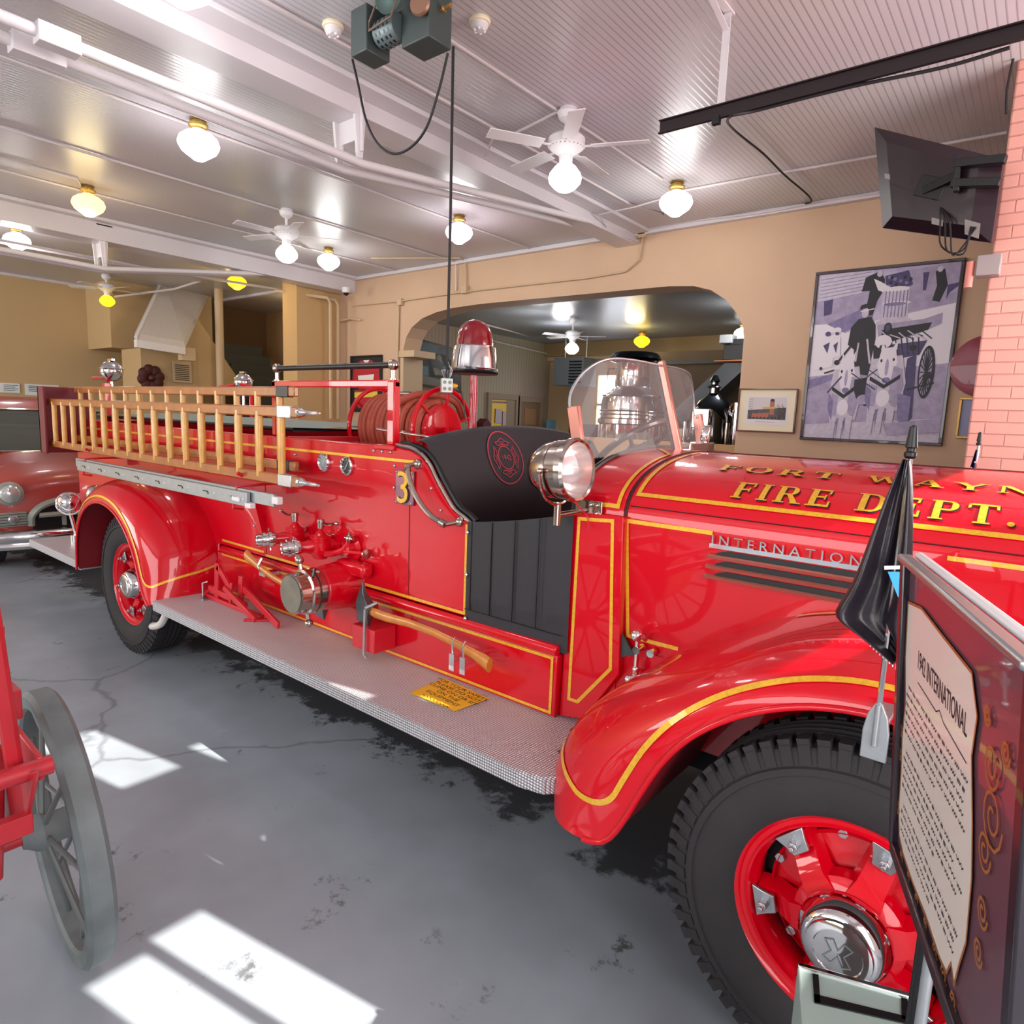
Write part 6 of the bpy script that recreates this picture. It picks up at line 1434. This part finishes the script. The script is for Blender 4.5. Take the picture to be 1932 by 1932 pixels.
# ================================================================== RED 1950s CAR
CR_ = mat('faded_car_red', '#a83a32', .35, coat=.4, noise=.1, nscale=3)
CX = -7.2
CARc = 2.55
K = thing('vintage_car', 'faded red 1950s sedan with chrome bumper parked behind the engine', 'car', (CX - 2, CARc, 0))
def carsec(x, hw, zl, zs, zt, p=3.0, n=24):
    r = []
    for i in range(n + 1):
        a = PI * i / n; c_, s_ = math.cos(a), math.sin(a); r.append(V((x, CARc - hw * (abs(c_) ** (2 / p)) * (1 if c_ > 0 else -1), zs + (zt - zs) * s_ ** (2 / p))))
    return [V((x, CARc - hw, zl))] + r + [V((x, CARc + hw, zl))]
mb = MB(); mb.rings([carsec(CX + .0, .80, .42, .60, .86), carsec(CX - .04, .90, .36, .62, .93), carsec(CX - .25, .95, .30, .62, 1.0), carsec(CX - 1.0, .97, .28, .62, 1.06), carsec(CX - 1.55, .97, .28, .64, 1.12), carsec(CX - 3.5, .97, .28, .64, 1.12), carsec(CX - 5.0, .92, .3, .64, 1.05), carsec(CX - 5.2, .8, .4, .6, .9)]); mb.build('car_body', CR_, K, ang=50)
mb = MB(); mb.rings([carsec(CX - 1.55, .86, 1.05, 1.08, 1.12, 4), carsec(CX - 2.05, .70, 1.05, 1.25, 1.60, 4), carsec(CX - 2.3, .70, 1.05, 1.3, 1.67, 4), carsec(CX - 3.2, .70, 1.05, 1.3, 1.66, 4), carsec(CX - 4.0, .85, 1.05, 1.10, 1.15, 4)]); mb.build('car_roof', CR_, K, ang=50)
mb = MB(); wz = [(CX - 1.40, 1.10), (CX - 1.92, 1.52)]
mb.rings([[V((wz[0][0] + .03 - .08 * abs(t) ** 2.5, CARc + t * .80, wz[0][1])) for t in [-1 + i / 8 for i in range(17)]], [V((wz[1][0] + .05 - .05 * abs(t) ** 2.5, CARc + t * .66, wz[1][1])) for t in [-1 + i / 8 for i in range(17)]]], closed=False); wsd = mb.build('windscreen', mat('car_glass', '#4d524d', .08, coat=1), K)
mb = MB(); mb.tube([V((wz[0][0] + .04 - .08 * abs(t) ** 2.5, CARc + t * .80, wz[0][1] - .01)) for t in [-1 + i / 8 for i in range(17)]], .012, 6); mb.tube([V((wz[1][0] + .06 - .05 * abs(t) ** 2.5, CARc + t * .66, wz[1][1] + .01)) for t in [-1 + i / 8 for i in range(17)]], .012, 6); mb.build('windscreen_trim', CHR, wsd)
mb = MB(); mb.tube([V((CX + .08 - .14 * abs(t) ** 3, CARc + t * .98, .40)) for t in [-1 + i / 10 for i in range(21)]], .065, 12); mb.tube([V((CX + .06 - .12 * abs(t) ** 3, CARc + t * .95, .31)) for t in [-1 + i / 10 for i in range(21)]], .035, 10); mb.build('bumper', CHR, K)
GRY = mat('car_grey_trim', '#a0a59a', .4, metal=.3)
for sgn in (-1, 1):
    hy = CARc + sgn * .82
    mb = MB(); mb.lathe((CX - .06, hy, .80), (1, 0, 0), [(.095, 0), (.108, .06), (.104, .085), (.085, .095)], 32, caps=False); h = mb.build('headlight', GRY, K)
    mb = MB(); mb.lathe((CX - .02, hy, .80), (1, 0, 0), [(.085, .05), (.06, .07), (.001, .08)], 28, caps=False); mb.build('headlight_lens', mat('car_lens', '#d9dcd6', .1, metal=.5, coat=1), h)
    mb = MB(); mb.box(CX - .02, CX + .05, hy - .12, hy + .12, .50, .63); pl_ = mb.build('parking_light_panel', GRY, K, bev=.02)
    mb = MB(); mb.lathe((CX + .05, hy, .57), (1, 0, 0), [(.04, 0), (.04, .02), (.03, .03), (.001, .032)], 20, caps=False); mb.build('parking_light', STEEL, pl_)
    mb = MB()
    for i in range(5): mb.box(CX + .05, CX + .055, hy - .11, hy + .11, .515 + i * .025, .52 + i * .025)
    mb.build('panel_groove', DKGR, pl_, smooth=False)
mb = MB(); gx = CX + .05
gp = catmull([(gx - .02, CARc - .68, .50), (gx, CARc - .67, .60), (gx, CARc - .56, .69), (gx, CARc - .30, .74), (gx, CARc, .75), (gx, CARc + .30, .74), (gx, CARc + .56, .69), (gx, CARc + .67, .60), (gx - .02, CARc + .68, .50)], 5)
mb.tube(gp, .032, 8); mb.tube([(gx + .01, CARc - .62, .59), (gx + .04, CARc, .60), (gx + .01, CARc + .62, .59)], .024, 8)
for yy in (-.42, -.14, .14, .42): mb.box(gx - .02, gx + .01, CARc + yy - .015, CARc + yy + .015, .48, .73)
mb.build('grille', GRY, K)
mb = MB(); mb.prism([(CARc - .66, .46), (CARc - .64, .62), (CARc - .52, .69), (CARc, .73), (CARc + .52, .69), (CARc + .64, .62), (CARc + .66, .46)], 'x', CX - .05, CX + .03); mb.build('grille_opening', BLK, K, smooth=False)
for sgn in (-1, 1):
    for xx in (CX - .9, CX - 4.1):
        mb = MB(); mb.lathe((xx, CARc + sgn * .90, .35), (0, sgn, 0), [(.2, -.2), (.34, -.18), (.355, -.1), (.355, 0), (.33, .04), (.22, .05), (.10, .02), (.001, .03)], 36); mb.build('wheel', RUB, K)

# ================================================================== HAND CART (hose cart)
HC = thing('hand_cart', 'old red iron hand cart with a large grey spoked wheel', 'cart', (-2.2, .3, 0))
HW = mat('weathered_grey_rubber', '#737c7e', .6, noise=.35, nscale=9)
CRD = mat('cart_red', '#b81e2c', .4, coat=.3, noise=.2, nscale=8)
CART = V((-2.14, .585, .405)); cax = V((.087, 1, .05)).normalized()
def cartwheel(c, ax):
    w = sub_empty('wheel', HC, tuple(c - HC.location)); R = .405
    m = MB(); m.lathe((0, 0, 0), ax, [(.350, -.026), (.358, -.034), (.392, -.036), (R, -.024), (R, .024), (.392, .036), (.358, .034), (.350, .026), (.350, -.026)], 72, caps=False); m.build('tire', HW, w)
    m = MB(); u, v, d = m.frame(ax)
    for k in range(14):
        a = 2 * PI * k / 14; e = u * math.cos(a) + v * math.sin(a); sg_ = 1 if k % 2 else -1; m.cyl(d * .05 * sg_, e * .352, .0075, n=8)
    m.build('spoke', mat('spoke_grey', '#6d7474', .5, metal=.3), w)
    m = MB(); m.lathe(-d * .10, ax, [(.03, 0), (.035, .01), (.05, .03), (.055, .05), (.045, .07), (.045, .13), (.055, .15), (.05, .17), (.035, .19), (.03, .20)], 20); m.build('hub', HW, w)
cartwheel(CART, cax); cartwheel(CART + V((0, -.95, 0)), cax)
mb = MB(); mb.cyl(CART - V((0, 1.05, 0)), CART + V((0, .06, 0)), .018)
mb.build('axle', CRD, HC)
e0 = at(97, 1441, y=.46); X0 = e0.x; Z0 = e0.z
mb = MB(); mb.tube([(X0, .46, Z0), (X0, -.45, Z0 - .0)], .022, 12, caps=False); mb.lathe((X0, .455, Z0), (0, 1, 0), [(.022, 0), (.022, .006), (.015, .006), (.015, -.05)], 16, caps=False)
mb.bar((X0, .44, Z0 - .005), (X0 - .42, .44, Z0 + .03), .012, .06); mb.bar((X0 - .42, .46, Z0 + .03), (X0 - .42, -.45, Z0 + .03), .04, .05)
e1_ = at(25, 1560, y=.40)
l1 = at(60, 1548, y=.42); mb.bar(l1, (l1.x, -.4, l1.z), .03, .05)
pl_ = [at(u, v, y=.42) for u, v in ((78, 1452), (15, 1468), (-10, 1560), (58, 1545))]; mb.rings([pl_, [p + V((0, -.01, 0)) for p in pl_]])
mb.build('cart_frame', CRD, HC, bev=.003)
t0, t1 = at(-8, 1215, y=.38), at(28, 1450, y=.40); mb = MB(); mb.tube([t0 + (t0 - t1) * .5, t0, t1], .018, 10); mb.build('cart_handle', CRD, HC)
mb = MB(); mb.box(X0 - .34, X0 - .24, .40, .47, Z0 + .03, Z0 + .11); mb.cyl((X0 - .30, .44, Z0 + .1), (X0 - .36, .46, Z0 + .25), .012); mb.tube([(X0 - .18, .40, Z0), (X0 - .2, .38, .45), (X0 - .3, .34, .34)], .016, 8); mb.build('cart_bracket', CRD, HC, bev=.003)
mb = MB(); mb.lathe((X0 - .25, .05, .55), (0, 1, 0), [(.14, -.2), (.15, -.19), (.15, .19), (.14, .2)], 24); mb.build('hose_drum', mat('dark_drum', '#3c4038', .7), HC)
mb = MB()
for i in range(9): mb.ring((X0 - .25, -.12 + i * .04, .55), (0, 1, 0), .16, .02, 28, 6)
mb.build('cotton_hose', mat('pale_hose', '#cfc8a0', .8), HC)

# ================================================================== LIGHT
w = bpy.data.worlds.new('world'); SC.world = w; w.use_nodes = True
N = w.node_tree.nodes; Lk = w.node_tree.links; bg = N['Background']
sky = N.new('ShaderNodeTexSky'); sky.sky_type = 'HOSEK_WILKIE'; sky.sun_direction = V((1, .2, .62)).normalized(); sky.turbidity = 3
Lk.new(sky.outputs[0], bg.inputs[0]); bg.inputs[1].default_value = .8
sun = bpy.data.lights.new('sun', 'SUN'); sun.energy = 16; sun.angle = .006; sun.color = (1, .95, .86); so = bpy.data.objects.new('sun', sun); COL.objects.link(so)
so.rotation_euler = V((1, .2, .618)).to_track_quat('Z', 'Y').to_euler()
def area(nm, loc, tgt, sx, sy, e, col=(1, 1, 1), spread=180):
    l = bpy.data.lights.new(nm, 'AREA'); l.shape = 'RECTANGLE'; l.size = sx; l.size_y = sy; l.energy = e; l.color = col; l.spread = math.radians(spread)
    o = bpy.data.objects.new(nm, l); COL.objects.link(o); o.location = loc; o.rotation_euler = (V(loc) - V(tgt)).to_track_quat('Z', 'Y').to_euler(); return o
area('front_fill', (1.62, .2, 1.6), (-3, 1.2, 1.2), 2.6, 2.6, 130, (1, .97, .95))  # added fill lamp inside the front wall, standing in for assumed daylight
area('front_fill', (1.62, 4.3, 2.3), (-3, 4.8, 2.2), 2.0, 1.6, 120, (1, .95, .93))  # second added fill lamp, brightening the arch wall and the ceiling near it
area('side_fill', (-3.5, -5.8, 2.2), (-4, 2, 1.0), 7, 2.4, 330, (.95, .98, 1))  # added fill lamp along the side, no window there
area('bay_fill', (-11.5, -5.8, 2.2), (-12, 3, 1.6), 5, 2.4, 420, (1, .97, .92))  # added fill lamp brightening the far bay and stair corner
LIGHTS += [(V((-5.9, 10.6, 3.3)), 'm'), (V((-6.9, 9.8, 3.25)), 'w'), (V((-3.4, 9.2, 3.2)), 'w'), (V((-6.5, 8.6, 3.1)), 'w'), (V((-11.5, 7.6, 3.6)), 'm')]  # points set apart from the globes; the stairwell one is added fill
for p, kd in LIGHTS:
    l = bpy.data.lights.new('globe_and_fill_light', 'POINT'); l.energy = 18 if kd == 'w' else 12; l.color = {'w': (1, .98, .97), 'm': (1, .82, .45), 'y': (1, .74, .25)}[kd]; l.shadow_soft_size = .17
    o = bpy.data.objects.new('globe_and_fill_light', l); COL.objects.link(o); o.location = (p.x, p.y, p.z - .22)
SC.view_settings.view_transform = 'Standard'; SC.view_settings.look = 'None'; SC.view_settings.exposure = 0.0
# names: repeated parts keep the kind only
